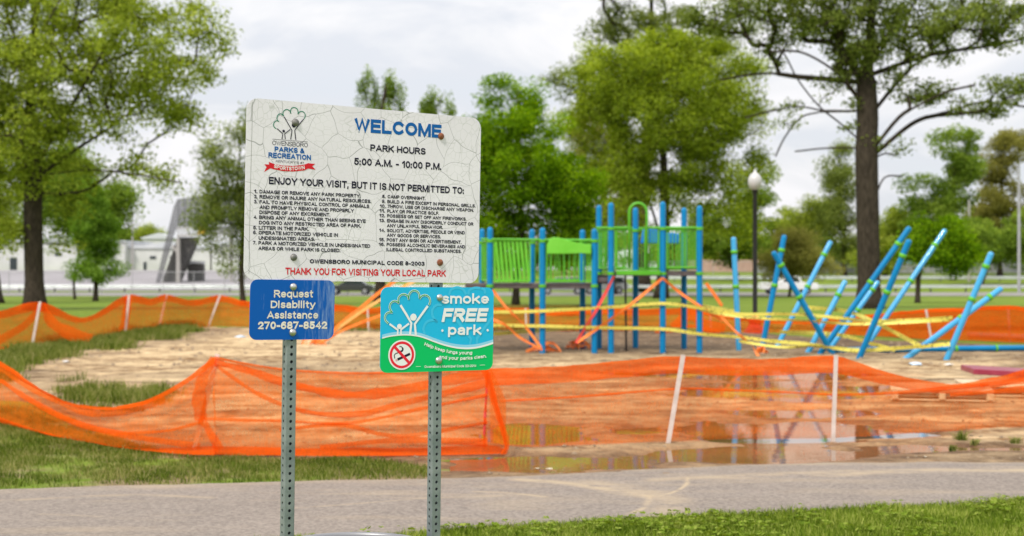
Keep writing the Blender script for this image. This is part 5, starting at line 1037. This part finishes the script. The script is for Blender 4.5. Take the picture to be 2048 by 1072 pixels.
# stroke lettering: centre lines in a box of cap height 1; ('o', cx, cy, rx, ry, from, to) is an arc
def arc(cx, cy, rx, ry, a0, a1): return ('o', cx, cy, rx, ry, a0, a1)
LET = {
 'A': (.92, [[(0, 0), (.5, 1), (1, 0)], [(.18, .3), (.82, .3)]]),
 'B': (.78, [[(0, 0), (0, 1), (.55, 1), arc(.55, .77, .38, .23, 90, -90), (0, .54)], [(0, .54), (.6, .54), arc(.6, .27, .4, .27, 90, -90), (0, 0)]]),
 'C': (.86, [[arc(.52, .5, .52, .5, 42, 318)]]),
 'D': (.84, [[(0, 0), (0, 1), (.42, 1), arc(.42, .5, .58, .5, 90, -90), (0, 0)]]),
 'E': (.70, [[(1, 0), (0, 0), (0, 1), (1, 1)], [(0, .52), (.92, .52)]]),
 'F': (.66, [[(0, 0), (0, 1), (1, 1)], [(0, .5), (.88, .5)]]),
 'G': (.90, [[arc(.52, .5, .52, .5, 45, 338)], [(.55, .46), (1, .46), (1, .05)]]),
 'H': (.80, [[(0, 0), (0, 1)], [(1, 0), (1, 1)], [(0, .52), (1, .52)]]),
 'I': (.10, [[(0, 0), (0, 1)]]),
 'J': (.62, [[(1, 1), (1, .28), arc(.5, .28, .5, .28, 0, -180), (0, .34)]]),
 'K': (.84, [[(0, 0), (0, 1)], [(.95, 1), (0, .36)], [(.36, .6), (1, 0)]]),
 'L': (.66, [[(0, 1), (0, 0), (1, 0)]]),
 'M': (.98, [[(0, 0), (0, 1)], [(.04, 1), (.5, 0), (.96, 1)], [(1, 1), (1, 0)]]),
 'N': (.80, [[(0, 0), (0, 1)], [(.03, 1), (.97, 0)], [(1, 0), (1, 1)]]),
 'O': (.90, [[arc(.5, .5, .5, .5, 0, 360)]]),
 'P': (.72, [[(0, 0), (0, 1), (.58, 1), arc(.58, .73, .42, .27, 90, -90), (0, .46)]]),
 'Q': (.90, [[arc(.5, .5, .5, .5, 0, 360)], [(.6, .28), (1, -.05)]]),
 'R': (.80, [[(0, 0), (0, 1), (.55, 1), arc(.55, .75, .4, .25, 90, -90), (0, .5)], [(.5, .5), (1, 0)]]),
 'S': (.76, [[arc(.5, .75, .45, .25, 25, 270), arc(.5, .25, .5, .25, 90, -158)]]),
 'T': (.76, [[(0, 1), (1, 1)], [(.5, 1), (.5, 0)]]),
 'U': (.80, [[(0, 1), (0, .34), arc(.5, .34, .5, .34, 180, 360), (1, 1)]]),
 'V': (.88, [[(0, 1), (.5, 0), (1, 1)]]),
 'W': (1.15, [[(0, 1), (.25, 0), (.5, 1), (.75, 0), (1, 1)]]),
 'X': (.86, [[(0, 1), (1, 0)], [(0, 0), (1, 1)]]),
 'Y': (.88, [[(0, 1), (.5, .42), (1, 1)], [(.5, .42), (.5, 0)]]),
 'Z': (.78, [[(0, 1), (1, 1), (0, 0), (1, 0)]]),
 '0': (.64, [[arc(.5, .5, .5, .5, 0, 360)]]),
 '1': (.34, [[(0, .74), (.7, .98), (.9, .98)], [(.9, 1), (.9, 0)]]),
 '2': (.64, [[arc(.5, .7, .5, .3, 170, -25), (0, 0), (1, 0)]]),
 '3': (.64, [[arc(.47, .75, .45, .25, 155, -90), arc(.47, .25, .53, .25, 90, -155)]]),
 '4': (.68, [[(.76, 0), (.76, 1), (0, .28), (1, .28)]]),
 '5': (.64, [[(.92, 1), (.16, 1), (.06, .5), arc(.5, .32, .5, .32, 132, -155)]]),
 '6': (.64, [[arc(.5, .31, .5, .31, 0, 360)], [arc(.6, .45, .6, .55, 185, 62)]]),
 '7': (.62, [[(0, 1), (1, 1), (.35, 0)]]),
 '8': (.64, [[arc(.5, .76, .44, .24, 0, 360)], [arc(.5, .26, .5, .26, 0, 360)]]),
 '9': (.64, [[arc(.5, .69, .5, .31, 0, 360)], [arc(.4, .55, .6, .55, 5, -118)]]),
 '.': (.08, [[(0, 0), (0, .05)]]), ',': (.08, [[(.3, .06), (-.2, -.16)]]), ':': (.08, [[(0, 0), (0, .05)], [(0, .55), (0, .6)]]), '-': (.34, [[(0, .38), (1, .38)]]),
 "'": (.08, [[(0, 1), (0, .74)]]), '#': (.70, [[(.2, 0), (.38, 1)], [(.62, 0), (.8, 1)], [(0, .33), (.95, .33)], [(.05, .67), (1, .67)]]),
 '&': (.84, [[(1, 0), (.3, .66), (.2, .84), arc(.42, .84, .22, .16, 180, 0), (.55, .62), (.1, .36), arc(.34, .22, .34, .22, 150, 330), (.9, .45)]]),
 'a': (.62, [[(.92, 0), (.92, .48), arc(.48, .48, .44, .24, 0, 160)], [(.9, .42), (.4, .4), arc(.38, .2, .38, .2, 90, 270), (.6, 0), (.9, .16)]]),
 'b': (.66, [[(0, 0), (0, 1.03)], [arc(.5, .36, .5, .36, 0, 360)]]),
 'c': (.60, [[arc(.5, .36, .5, .36, 45, 315)]]),
 'd': (.66, [[(1, 0), (1, 1.03)], [arc(.5, .36, .5, .36, 0, 360)]]),
 'e': (.64, [[(.05, .36), (1, .36), arc(.5, .36, .5, .36, 0, 315)]]),
 'g': (.66, [[arc(.5, .37, .5, .35, 0, 360)], [(1, .72), (1, -.04), arc(.5, -.04, .5, .22, 0, -155)]]),
 'h': (.62, [[(0, 0), (0, 1.03)], [(0, .4), arc(.5, .42, .5, .3, 180, 0), (1, 0)]]),
 'i': (.08, [[(0, 0), (0, .72)], [(0, .94), (0, 1.03)]]),
 'k': (.64, [[(0, 0), (0, 1.03)], [(.92, .72), (0, .24)], [(.36, .42), (1, 0)]]),
 'l': (.08, [[(0, 0), (0, 1.03)]]),
 'm': (1.02, [[(0, 0), (0, .72)], [(0, .46), arc(.25, .46, .25, .26, 180, 0), (.5, 0)], [(.5, .46), arc(.75, .46, .25, .26, 180, 0), (1, 0)]]),
 'n': (.62, [[(0, 0), (0, .72)], [(0, .4), arc(.5, .42, .5, .3, 180, 0), (1, 0)]]),
 'o': (.68, [[arc(.5, .36, .5, .36, 0, 360)]]),
 'p': (.66, [[(0, .72), (0, -.26)], [arc(.5, .36, .5, .36, 0, 360)]]),
 'q': (.66, [[(1, .72), (1, -.26)], [arc(.5, .36, .5, .36, 0, 360)]]),
 'r': (.40, [[(0, 0), (0, .72)], [(0, .36), arc(.8, .36, .8, .35, 180, 85)]]),
 's': (.56, [[arc(.5, .54, .44, .18, 25, 270), arc(.5, .18, .5, .18, 90, -158)]]),
 't': (.38, [[(.4, .95), (.4, .2), arc(.8, .2, .4, .2, 180, 275)], [(0, .70), (1, .70)]]),
 'u': (.62, [[(0, .72), (0, .3), arc(.5, .3, .5, .3, 180, 360), (1, .72)], [(1, .72), (1, 0)]]),
 'w': (.92, [[(0, .72), (.25, 0), (.5, .72), (.75, 0), (1, .72)]]),
 'v': (.66, [[(0, .72), (.5, 0), (1, .72)]]),
 'y': (.68, [[(0, .72), (.5, 0)], [(1, .72), (.5, 0), (.36, -.22), (.05, -.26)]]),
}
def stroke_points(st):
    o = []
    for q in st:
        if q[0] == 'o':
            _, cx, cy, rx, ry, a0, a1 = q; n = max(3, int(abs(a1 - a0) / 24))
            o += [(cx + rx * math.cos(math.radians(a0 + (a1 - a0) * i / n)), cy + ry * math.sin(math.radians(a0 + (a1 - a0) * i / n))) for i in range(n + 1)]
        else: o.append(q)
    r = [o[0]]
    for p in o[1:]:
        if math.hypot(p[0] - r[-1][0], p[1] - r[-1][1]) > 1e-3: r.append(p)
    return r
def letters(body, wt, gap):
    """outline strips for a line of text: points, layer number per point, quads"""
    x = 0.0; V = []; LY = []; FQ = []; n = 0
    for ch in body:
        if ch == ' ': x += .38 + gap; continue
        gw, sts = LET[ch]
        for li, st in enumerate(sts):
            p = np.array([(x + wt / 2 + a * gw, wt / 2 + b * (1 - wt)) for a, b in stroke_points(st)]); k = len(p); closed = np.hypot(*(p[0] - p[-1])) < 1e-3
            d = np.diff(p, axis=0); d /= np.linalg.norm(d, axis=1)[:, None]; off = []
            for i in range(k):
                d0 = d[i - 1] if i > 0 else (d[-1] if closed else d[0]); d1 = d[i] if i < k - 1 else (d[0] if closed else d[-1])
                t = d0 + d1; ln = np.linalg.norm(t); t = t / ln if ln > .05 else d1; nn = np.array([-t[1], t[0]]); cosh_ = max(.62, abs(nn @ np.array([-d0[1], d0[0]]))); off.append(nn * wt / 2 / cosh_)
            off = np.array(off); pp_ = p.copy()
            if not closed:
                flat0, flat1 = abs(d[0][0]) > .7, abs(d[-1][0]) > .7
                pp_[0] -= d[0] * wt / 2 * (1 if k > 1 and (flat0 or abs(d[0][1]) > .97) else .8); pp_[-1] += d[-1] * wt / 2 * (1 if (flat1 or abs(d[-1][1]) > .97) else .8)
                if gw > .09 and len(sts) >= 1:
                    pp_[0] += d[0] * wt * .0
            V += list(np.stack([pp_ + off, pp_ - off], 1).reshape(-1, 2)); LY += [li] * (2 * k)
            FQ += [(n + 2 * i, n + 2 * i + 1, n + 2 * i + 3, n + 2 * i + 2) for i in range(k - 1)]; n += 2 * k
        x += gw + wt + gap
    return np.array(V), np.array(LY), np.array(FQ)
def text(s, body, base, cap, m, k=2, bold=.02, shear=0.0, spacing=1.0, name='lettering'):
    wt = min(.125 + bold * 2.9, .20 if any(c.islower() for c in body) else .25); v, ly, fq = letters(body, wt, .10 * spacing); T0 = np.array([v[:, 0].min(), v[:, 0].max()])
    B = np.array([s.loc(*p) for p in (smoothpts(base, 6) if len(base) > 2 else base)]); c0 = np.array(s.loc(base[0][0], base[0][1] - cap)); ch = c0[1] - B[0][1]
    seg = np.linalg.norm(np.diff(B, axis=0), axis=1); arcl = np.concatenate([[0], np.cumsum(seg)]); L = arcl[-1]
    u = (v[:, 0] - T0[0]) / (T0[1] - T0[0]); t = v[:, 1] * ch; sg = u * L + t * shear
    X_ = np.interp(sg, arcl, B[:, 0]); Z_ = np.interp(sg, arcl, B[:, 1]); X_ += np.where(sg > L, (sg - L) * (B[-1, 0] - B[-2, 0]) / seg[-1], 0); Z_ += np.where(sg > L, (sg - L) * (B[-1, 1] - B[-2, 1]) / seg[-1], 0)
    i = np.clip(np.searchsorted(arcl, sg) - 1, 0, len(seg) - 1); T_ = (B[i + 1] - B[i]) / seg[i][:, None]
    return mesh_obj(name, np.stack([X_ - T_[:, 1] * t, -.0013 - .0003 * k - .00006 * ly, Z_ + T_[:, 0] * t], 1), fq, m, s.e, local=True)

_c = Vector((-.506, 4.84, .264)); _n = (rot(32.3, .2, 1.0).to_3x3() @ Vector((0, -1, 0)))
ws = Sign('welcome_sign', 'large cracked white welcome sign with park rules', (-.506, 4.84, .264), (32.3, .2, 1.0), .914, .61, .040, M_vinyl)
def c1(x, y): return (480 + x / 3.97, 190 + y / 3.97)
def c2(x, y): return (480 + x / 4.096, 360 + y / 4.096)
def c4(x, y): return (500 + x / 5.956, 180 + y / 5.956)
text(ws, 'WELCOME', [c1(905, 290), c1(1597, 343)], 27.5, M_blueink, bold=.045)
for fl_ in ([(711, 246), (713, 256), (716, 264)], [(714, 258), (718, 263)], [(709, 250), (711, 259)]): ws.stroke([fl_[0], fl_[-1]], 1.0, M_white, 4, 'flaked_paint', smooth=False)
text(ws, 'PARK HOURS', [c1(1033, 445), c1(1472, 475)], 13.6, M_ink, bold=.034)
text(ws, '5:00 A.M. - 10:00 P.M.', [c1(903, 555), c1(1595, 597)], 14.5, M_ink, bold=.034)
text(ws, 'ENJOY YOUR VISIT, BUT IT IS NOT PERMITTED TO:', [c1(228, 708), c1(1775, 787)], 14.8, M_ink, bold=.036)
LL = [(1, 'DAMAGE OR REMOVE ANY PARK PROPERTY.', 158, 110, 985, 146), (2, 'REMOVE OR INJURE ANY NATURAL RESOURCES.', 158, 152, 1073, 190), (3, 'FAIL TO HAVE PHYSICAL CONTROL OF ANIMALS', 158, 194, 1057, 230), (0, 'AND PROMPTLY REMOVE AND PROPERLY', 158, 237, 932, 267), (0, 'DISPOSE OF ANY EXCREMENT.', 157, 279, 737, 300),
      (4, 'BRING ANY ANIMAL OTHER THAN SEEING EYE', 155, 320, 1028, 352), (0, 'DOG INTO ANY RESTRICTED AREA OF PARK.', 154, 363, 990, 391), (5, 'LITTER IN THE PARK.', 152, 406, 562, 417), (6, 'OPERATE MOTORIZED VEHICLE IN', 151, 446, 800, 466), (0, 'UNDESIGNATED AREAS.', 151, 490, 612, 500), (7, 'PARK A MOTORIZED VEHICLE IN UNDESIGNATED', 149, 530, 1065, 556), (0, 'AREAS OR WHILE PARK IS CLOSED.', 148, 574, 820, 592)]
RL = [(8, 'CAMP OVERNIGHT.', 1207, 150, 1517, 165), (9, 'BUILD A FIRE EXCEPT IN PERSONAL GRILLS.', 1205, 190, 1927, 226), (10, 'THROW, USE OR DISCHARGE ANY WEAPON.', 1207, 229, 1912, 262), (11, 'PLAY OR PRACTICE GOLF.', 1203, 268, 1628, 287), (12, 'POSSESS OR SET OFF ANY FIREWORKS.', 1203, 307, 1852, 334), (13, 'ENGAGE IN ANY DISORDERLY CONDUCT OR', 1202, 347, 1910, 375), (0, 'ANY UNLAWFUL BEHAVIOR.', 1201, 387, 1660, 402),
      (14, 'SOLICIT, ADVERTISE, PEDDLE OR VEND', 1202, 427, 1840, 446), (0, 'ANY GOODS OR SERVICES.', 1201, 465, 1643, 479), (15, 'POST ANY SIGN OR ADVERTISEMENT.', 1200, 504, 1812, 523), (16, 'POSSESS ALCOHOLIC BEVERAGES AND', 1199, 542, 1841, 561), (0, 'ILLEGAL CONTROLLED SUBSTANCES.', 1197, 583, 1811, 598)]
for n_, b_, xa, ya, xb, yb in LL:
    text(ws, b_, [c2(xa, ya), c2(xb, yb)], 7.5, M_ink, bold=.036)
    if n_: text(ws, '%d.' % n_, [c2(xa - 46, ya - 2), c2(xa - 17, ya - 1)], 7.5, M_ink, bold=.036)
for n_, b_, xa, ya, xb, yb in RL:
    text(ws, b_, [c2(xa, ya), c2(xb, yb)], 6.9, M_ink, bold=.036)
    if n_: text(ws, '%d.' % n_, [c2(xa - (44 if n_ < 10 else 64), ya - 2), c2(xa - 17, ya - 1)], 6.9, M_ink, bold=.036)
text(ws, 'OWENSBORO MUNICIPAL CODE 8-2003', [c2(570, 683), c2(1510, 703)], 8.7, M_ink, bold=.045)
text(ws, 'THANK YOU FOR VISITING YOUR LOCAL PARK', [c2(370, 775), c2(1685, 793)], 14.2, M_redink, bold=.032)
for arc_ in ([(312, 462), (285, 440), (278, 410), (292, 380), (318, 366), (345, 376)], [(333, 374), (320, 345), (322, 315), (342, 290), (370, 285), (400, 312)], [(402, 312), (389, 285), (400, 250), (435, 232), (470, 248), (483, 282)],
             [(485, 282), (480, 245), (500, 215), (530, 209), (560, 228), (570, 258), (568, 290)], [(570, 288), (582, 265), (615, 255), (645, 272), (656, 305), (642, 345)]): ws.stroke([c4(*p) for p in arc_], 1.7, M_greenink, 2, 'tree_outline')
for st in ([(405, 320), (450, 400), (497, 480), (482, 590)], [(637, 345), (585, 410), (530, 480), (543, 595)], [(320, 460), (388, 520), (378, 585)], [(478, 470), (410, 522), (418, 585)]): ws.stroke([c4(*p) for p in st], 1.7, M_ink, 3, 'figure_line', smooth=False)
ws.disc(c4(519, 422), 4.0, M_ink, 3, 'figure_head'); ws.disc(c4(398, 490), 2.6, M_ink, 3, 'figure_head'); ws.stroke([c4(265, 585), c4(685, 618)], .7, M_ink, 2, 'rule_line', smooth=False)
text(ws, 'OWENSBORO', [c4(263, 655), c4(686, 683)], 9.0, M_ink, bold=-.004); text(ws, 'PARKS &', [c4(290, 735), c4(648, 758)], 10.6, M_blueink, bold=.05); text(ws, 'RECREATION', [c4(217, 806), c4(724, 838)], 10.8, M_blueink, bold=.05)
text(ws, "KENTUCKY'S #1", [c4(303, 860), c4(632, 884)], 4.8, M_ink, bold=-.003, shear=.2)
ws.flat([c4(*p) for p in [(222, 855), (250, 868), (300, 886), (400, 902), (520, 905), (640, 890), (690, 872), (775, 880), (740, 908), (778, 950), (690, 936), (645, 958), (520, 971), (400, 967), (280, 945), (240, 932), (165, 978), (195, 918), (168, 885), (225, 888)]], M_redink, 2, 'banner')
text(ws, 'SPORTSTOWN', [c4(280, 926), c4(370, 948), c4(470, 958), c4(560, 955), c4(650, 942)], 7.4, M_white, 3, bold=.03)
ws.bolt(590.5, 245, 7.2, M_darkbolt); ws.bolt(881.5, 272.5, 6.0, M_rust); ws.bolt(587, 514.5, 6.8, M_darkbolt); ws.bolt(879.5, 525, 6.0, M_rust)
ws.stroke([(505, 204), (500, 400), (497.5, 548)], .8, mat('seam_line', (.32, .32, .31), .7), 1, 'seam')

REFP = (_n, _c + _n * .002)
bs = Sign('disability_sign', 'weathered blue sign with white disability assistance phone number', (-.745, 4.67, -.135), (31, 1.0, 1.0), .305, .203, .026, M_bluesign)
def cb_(x, y): return (490 + x / 7.658, 550 + y / 7.658)
for b_, xa, ya, xb, yb, ch in (('Request', 440, 345, 1040, 345, 15.2), ('Disability', 390, 507, 1078, 507, 15), ('Assistance', 332, 668, 1118, 668, 15), ('270-687-8542', 188, 832, 1253, 825, 15.6)): text(bs, b_, [cb_(xa, ya), cb_(xb, yb)], ch, M_cream, bold=.045)
bs.bolt(586.3, 573.8, 7.2, M_bolt); bs.bolt(585, 665, 7.2, M_bolt)

ss = Sign('smoke_free_sign', 'bright blue and green smoke free park sign', (-.268, 4.98, -.215), (30, .4, .6), .457, .305, .028, M_ssky)
def c3(x, y): return (755 + x / 5.796, 565 + y / 5.796)
WV = [(50, 650), (130, 630), (200, 620), (300, 612), (390, 616), (480, 630), (560, 655), (650, 690), (750, 725), (850, 752), (950, 768), (1050, 772), (1150, 762), (1250, 738), (1340, 710)]
wl = [ss.loc(*c3(*p)) for p in smoothpts(WV, 4)]; wl[0] = (-ss.w / 2, wl[0][1]); wl[-1] = (ss.w / 2, wl[-1][1])
rr = ss.rrect(ss.w - .0002, ss.h - .0002, ss.rad); bot = [p for p in rr if p[1] < 0]
ss.flat([(a, b) for a, b in wl] + bot[::-1][:0] + sorted([p for p in bot if p[0] > 0], key=lambda p: -p[1]) + sorted([p for p in bot if p[0] < 0], key=lambda p: p[1]), M_sgreen, 1, 'green_field', px=False)
def wband(up0, up1, m, k, name):
    a = smoothpts(WV, 4); n = len(a); A_ = [ss.loc(*c3(x, y - (up0[0] + (up0[1] - up0[0]) * i / n))) for i, (x, y) in enumerate(a)]; B_ = [ss.loc(*c3(x, y - (up1[0] + (up1[1] - up1[0]) * i / n))) for i, (x, y) in enumerate(a)]
    cl_ = lambda p: (min(max(p[0], -ss.w / 2), ss.w / 2), p[1]); vs = [cl_(p) for p in A_] + [cl_(p) for p in B_]
    mesh_obj(name, [(p[0], -.0013 - .0003 * k, p[1]) for p in vs], [(i, i + 1, n + i + 1, n + i) for i in range(n - 1)], m, ss.e, local=True)
wband((-1, -1), (13, 22), M_white, 5, 'white_wave'); wband((10, 18), (45, 52), M_smist, 4, 'pale_wave')
for pts in ([(545, 600), (530, 530), (570, 455), (650, 435), (690, 455)], [(690, 455), (640, 400), (632, 320), (680, 262), (745, 258)], [(825, 150), (850, 85), (920, 58), (990, 82), (1025, 140)], [(1050, 140), (1062, 90), (1120, 64), (1190, 66)], [(1200, 66), (1235, 85), (1245, 130)]): ss.stroke([c3(*p) for p in pts], 4.6, M_swater, 2, 'faint_outline')
for pts in ([(910, 430), (1000, 545), (1080, 655), (1060, 760)], [(1330, 400), (1240, 520), (1150, 650), (1150, 760)]): ss.stroke([c3(*p) for p in pts], 5.2, M_swater, 2, 'faint_outline', smooth=False)
for arc_ in ([(122, 474), (90, 440), (82, 400), (100, 360), (135, 343), (170, 348)], [(165, 345), (140, 305), (140, 260), (165, 225), (205, 215), (250, 240)], [(244, 240), (236, 190), (262, 148), (305, 135), (345, 155), (360, 198)], [(357, 195), (362, 140), (395, 100), (440, 95), (475, 125), (485, 185)], [(482, 188), (510, 155), (555, 145), (592, 170), (606, 215), (592, 262)]):
    ss.stroke([c3(*p) for p in arc_], 3.6, M_white, 5, 'tree_outline'); ss.stroke([c3(*p) for p in arc_], 1.9, M_tgreen, 6, 'tree_line')
for st, w_ in (([(262, 262), (330, 370), (388, 470), (372, 606)], 4.2), ([(578, 272), (500, 380), (428, 480), (440, 608)], 4.2), ([(135, 480), (232, 550), (228, 606)], 3.6), ([(362, 475), (268, 545), (268, 606)], 3.6)): ss.stroke([c3(*p) for p in st], w_, M_white, 6, 'figure_line', smooth=False)
ss.disc(c3(412, 402), 6.4, M_white, 6, 'figure_head'); ss.disc(c3(250, 509), 4.7, M_white, 6, 'figure_head')
text(ss, 'smoke', [c3(738, 245), c3(1288, 245)], 20.5, M_white, 7, bold=.055); text(ss, 'FREE', [c3(737, 457), c3(1255, 453)], 27.5, M_white, 7, bold=.05, shear=.2); text(ss, 'park', [c3(812, 607), c3(1203, 607)], 20.5, M_white, 7, bold=.055)
ss.disc(c3(747, 557), 2.2, M_white, 7, 'dot'); ss.disc(c3(1272, 553), 2.2, M_white, 7, 'dot')
text(ss, 'Help keep lungs young', [c3(536, 728), c3(660, 775), c3(790, 812), c3(940, 832), c3(1092, 832)], 6.8, M_white, 7, bold=.035); text(ss, 'and your parks clean.', [c3(708, 878), c3(830, 892), c3(960, 897), c3(1100, 890), c3(1257, 868)], 6.8, M_white, 7, bold=.035)
text(ss, 'Owensboro Municipal Code 23-2014', [c3(540, 990), c3(1140, 978)], 5.0, M_white, 7, bold=.02); ss.stroke([c3(440, 973), c3(498, 972)], .6, M_white, 7, 'dash', smooth=False); ss.stroke([c3(1180, 957), c3(1240, 955)], .6, M_white, 7, 'dash', smooth=False)
ss.disc(c3(278, 838), 27.0, M_white, 7, 'symbol_disc'); ss.disc(c3(278, 838), 24.3, M_sred, 8, 'prohibition_ring', r0=.81)
ss.stroke([c3(228, 892), c3(372, 826)], 4.6, M_ink, 8, 'cigarette', smooth=False)
ss.stroke([c3(205, 906), c3(226, 894)], 4.0, M_pinkpr, 8, 'cigarette_tip', smooth=False)
ss.stroke([c3(*p) for p in [(196, 880), (190, 845), (210, 822), (250, 810), (283, 795), (292, 768), (272, 745), (250, 742)]], 1.7, M_ink, 8, 'smoke_curl'); ss.stroke([c3(*p) for p in [(250, 805), (285, 785), (285, 755)]], 3.0, M_ink, 8, 'smoke_curl')
ss.stroke([c3(190, 742), c3(366, 934)], 5.2, M_sred, 9, 'prohibition_bar', smooth=False)
ss.bolt(879, 595.2, 6.5, M_bolt); ss.bolt(877, 721, 6.8, M_bolt)

# perforated square posts behind the signs
def perforated(label, top_px, low_px, sgn_top, sgn_low, extra):
    yaw = math.radians(32.3); n3 = Vector((math.sin(yaw), -math.cos(yaw), 0))
    def on(s, px, py): a = s.loc(px, py); return s.M @ Vector((a[0], .0012, a[1]))
    S_ = .038; a = on(ws, *top_px) - n3 * (S_ / 2 + .004); b = on(ws, *low_px) - n3 * (S_ / 2 + .004); ax = (a - b).normalized(); base = b - ax * (b.z / ax.z); tp = a + ax * extra; L = (tp - base).length + .3
    xx = Vector((math.cos(yaw), math.sin(yaw), 0)); xx = (xx - ax * xx.dot(ax)).normalized(); yy = ax.cross(xx); base = base - ax * .3
    M4 = Matrix.Translation(base) @ Matrix((xx, yy, ax)).transposed().to_4x4(); e = empty('sign_post', (0, 0, 0), label, 'post', 'perforated sign posts', M4)
    N_ = int(L / .0254); v = []; f_ = []; K = 16; R = .0056; h = .0254; t = .0026; ang = [2 * math.pi * (i + .5) / K for i in range(K)]
    for face in range(4):
        c_, s_ = math.cos(face * math.pi / 2), math.sin(face * math.pi / 2)
        def T(u, w, z): return (u * c_ - w * s_, u * s_ + w * c_, z)
        for j in range(N_):
            zc = (j + .5) * h; b0 = len(v)
            for g_ in ang:
                cx_, cz_ = math.cos(g_), math.sin(g_); k_ = 1 / max(abs(cx_) / (S_ / 2 - .003), abs(cz_) / (h / 2)); v.append(T(cx_ * k_, -S_ / 2, zc + cz_ * k_)); v.append(T(R * cx_, -S_ / 2, zc + R * cz_)); v.append(T(R * cx_, -S_ / 2 + t, zc + R * cz_)); v.append(T(cx_ * k_, -S_ / 2 + t, zc + cz_ * k_))
            for i in range(K):
                p, q_ = b0 + 4 * i, b0 + 4 * ((i + 1) % K); f_.append((p, q_, q_ + 1, p + 1)); f_.append((p + 1, q_ + 1, q_ + 2, p + 2)); f_.append((p + 2, q_ + 2, q_ + 3, p + 3))
            # square corners missed by the radial sampling
            cs = [T(sx * (S_ / 2 - .003), -S_ / 2, zc + sz * h / 2) for sx in (-1, 1) for sz in (-1, 1)]; b1 = len(v); v += cs
            def near(sx, sz): return [i for i in range(K) if math.cos(ang[i]) * sx > 0 and math.sin(ang[i]) * sz > 0]
            for ci, (sx, sz) in enumerate(((-1, -1), (-1, 1), (1, -1), (1, 1))):
                idx = near(sx, sz); on_side = [i for i in idx if abs(math.cos(ang[i])) / (S_ / 2 - .003) >= abs(math.sin(ang[i])) / (h / 2)]; on_top = [i for i in idx if i not in on_side]
                if on_side and on_top:
                    i1 = max(on_side, key=lambda i: abs(math.sin(ang[i]))); i2 = max(on_top, key=lambda i: abs(math.cos(ang[i]))); f_.append((b0 + 4 * i1, b1 + ci, b0 + 4 * i2))
        Lz = N_ * h; b0 = len(v); q0, q1 = S_ / 2 - .003, S_ / 2           # rounded corner strip
        for z in (0, Lz): v += [T(q0, -q1, z), T(q1 - .0009, -q1 + .0009, z), T(q1, -q0, z)]
        f_ += [(b0, b0 + 1, b0 + 4, b0 + 3), (b0 + 1, b0 + 2, b0 + 5, b0 + 4)]
    mesh_obj('perforated_tube', v, f_, M_galv, e, local=True)
    return e
perforated('left perforated steel post carrying the blue sign', (590.5, 245), (585, 665), ws, bs, .03)
perforated('right perforated steel post carrying the smoke free sign', (881.5, 272), (877, 721), ws, ss, .0)
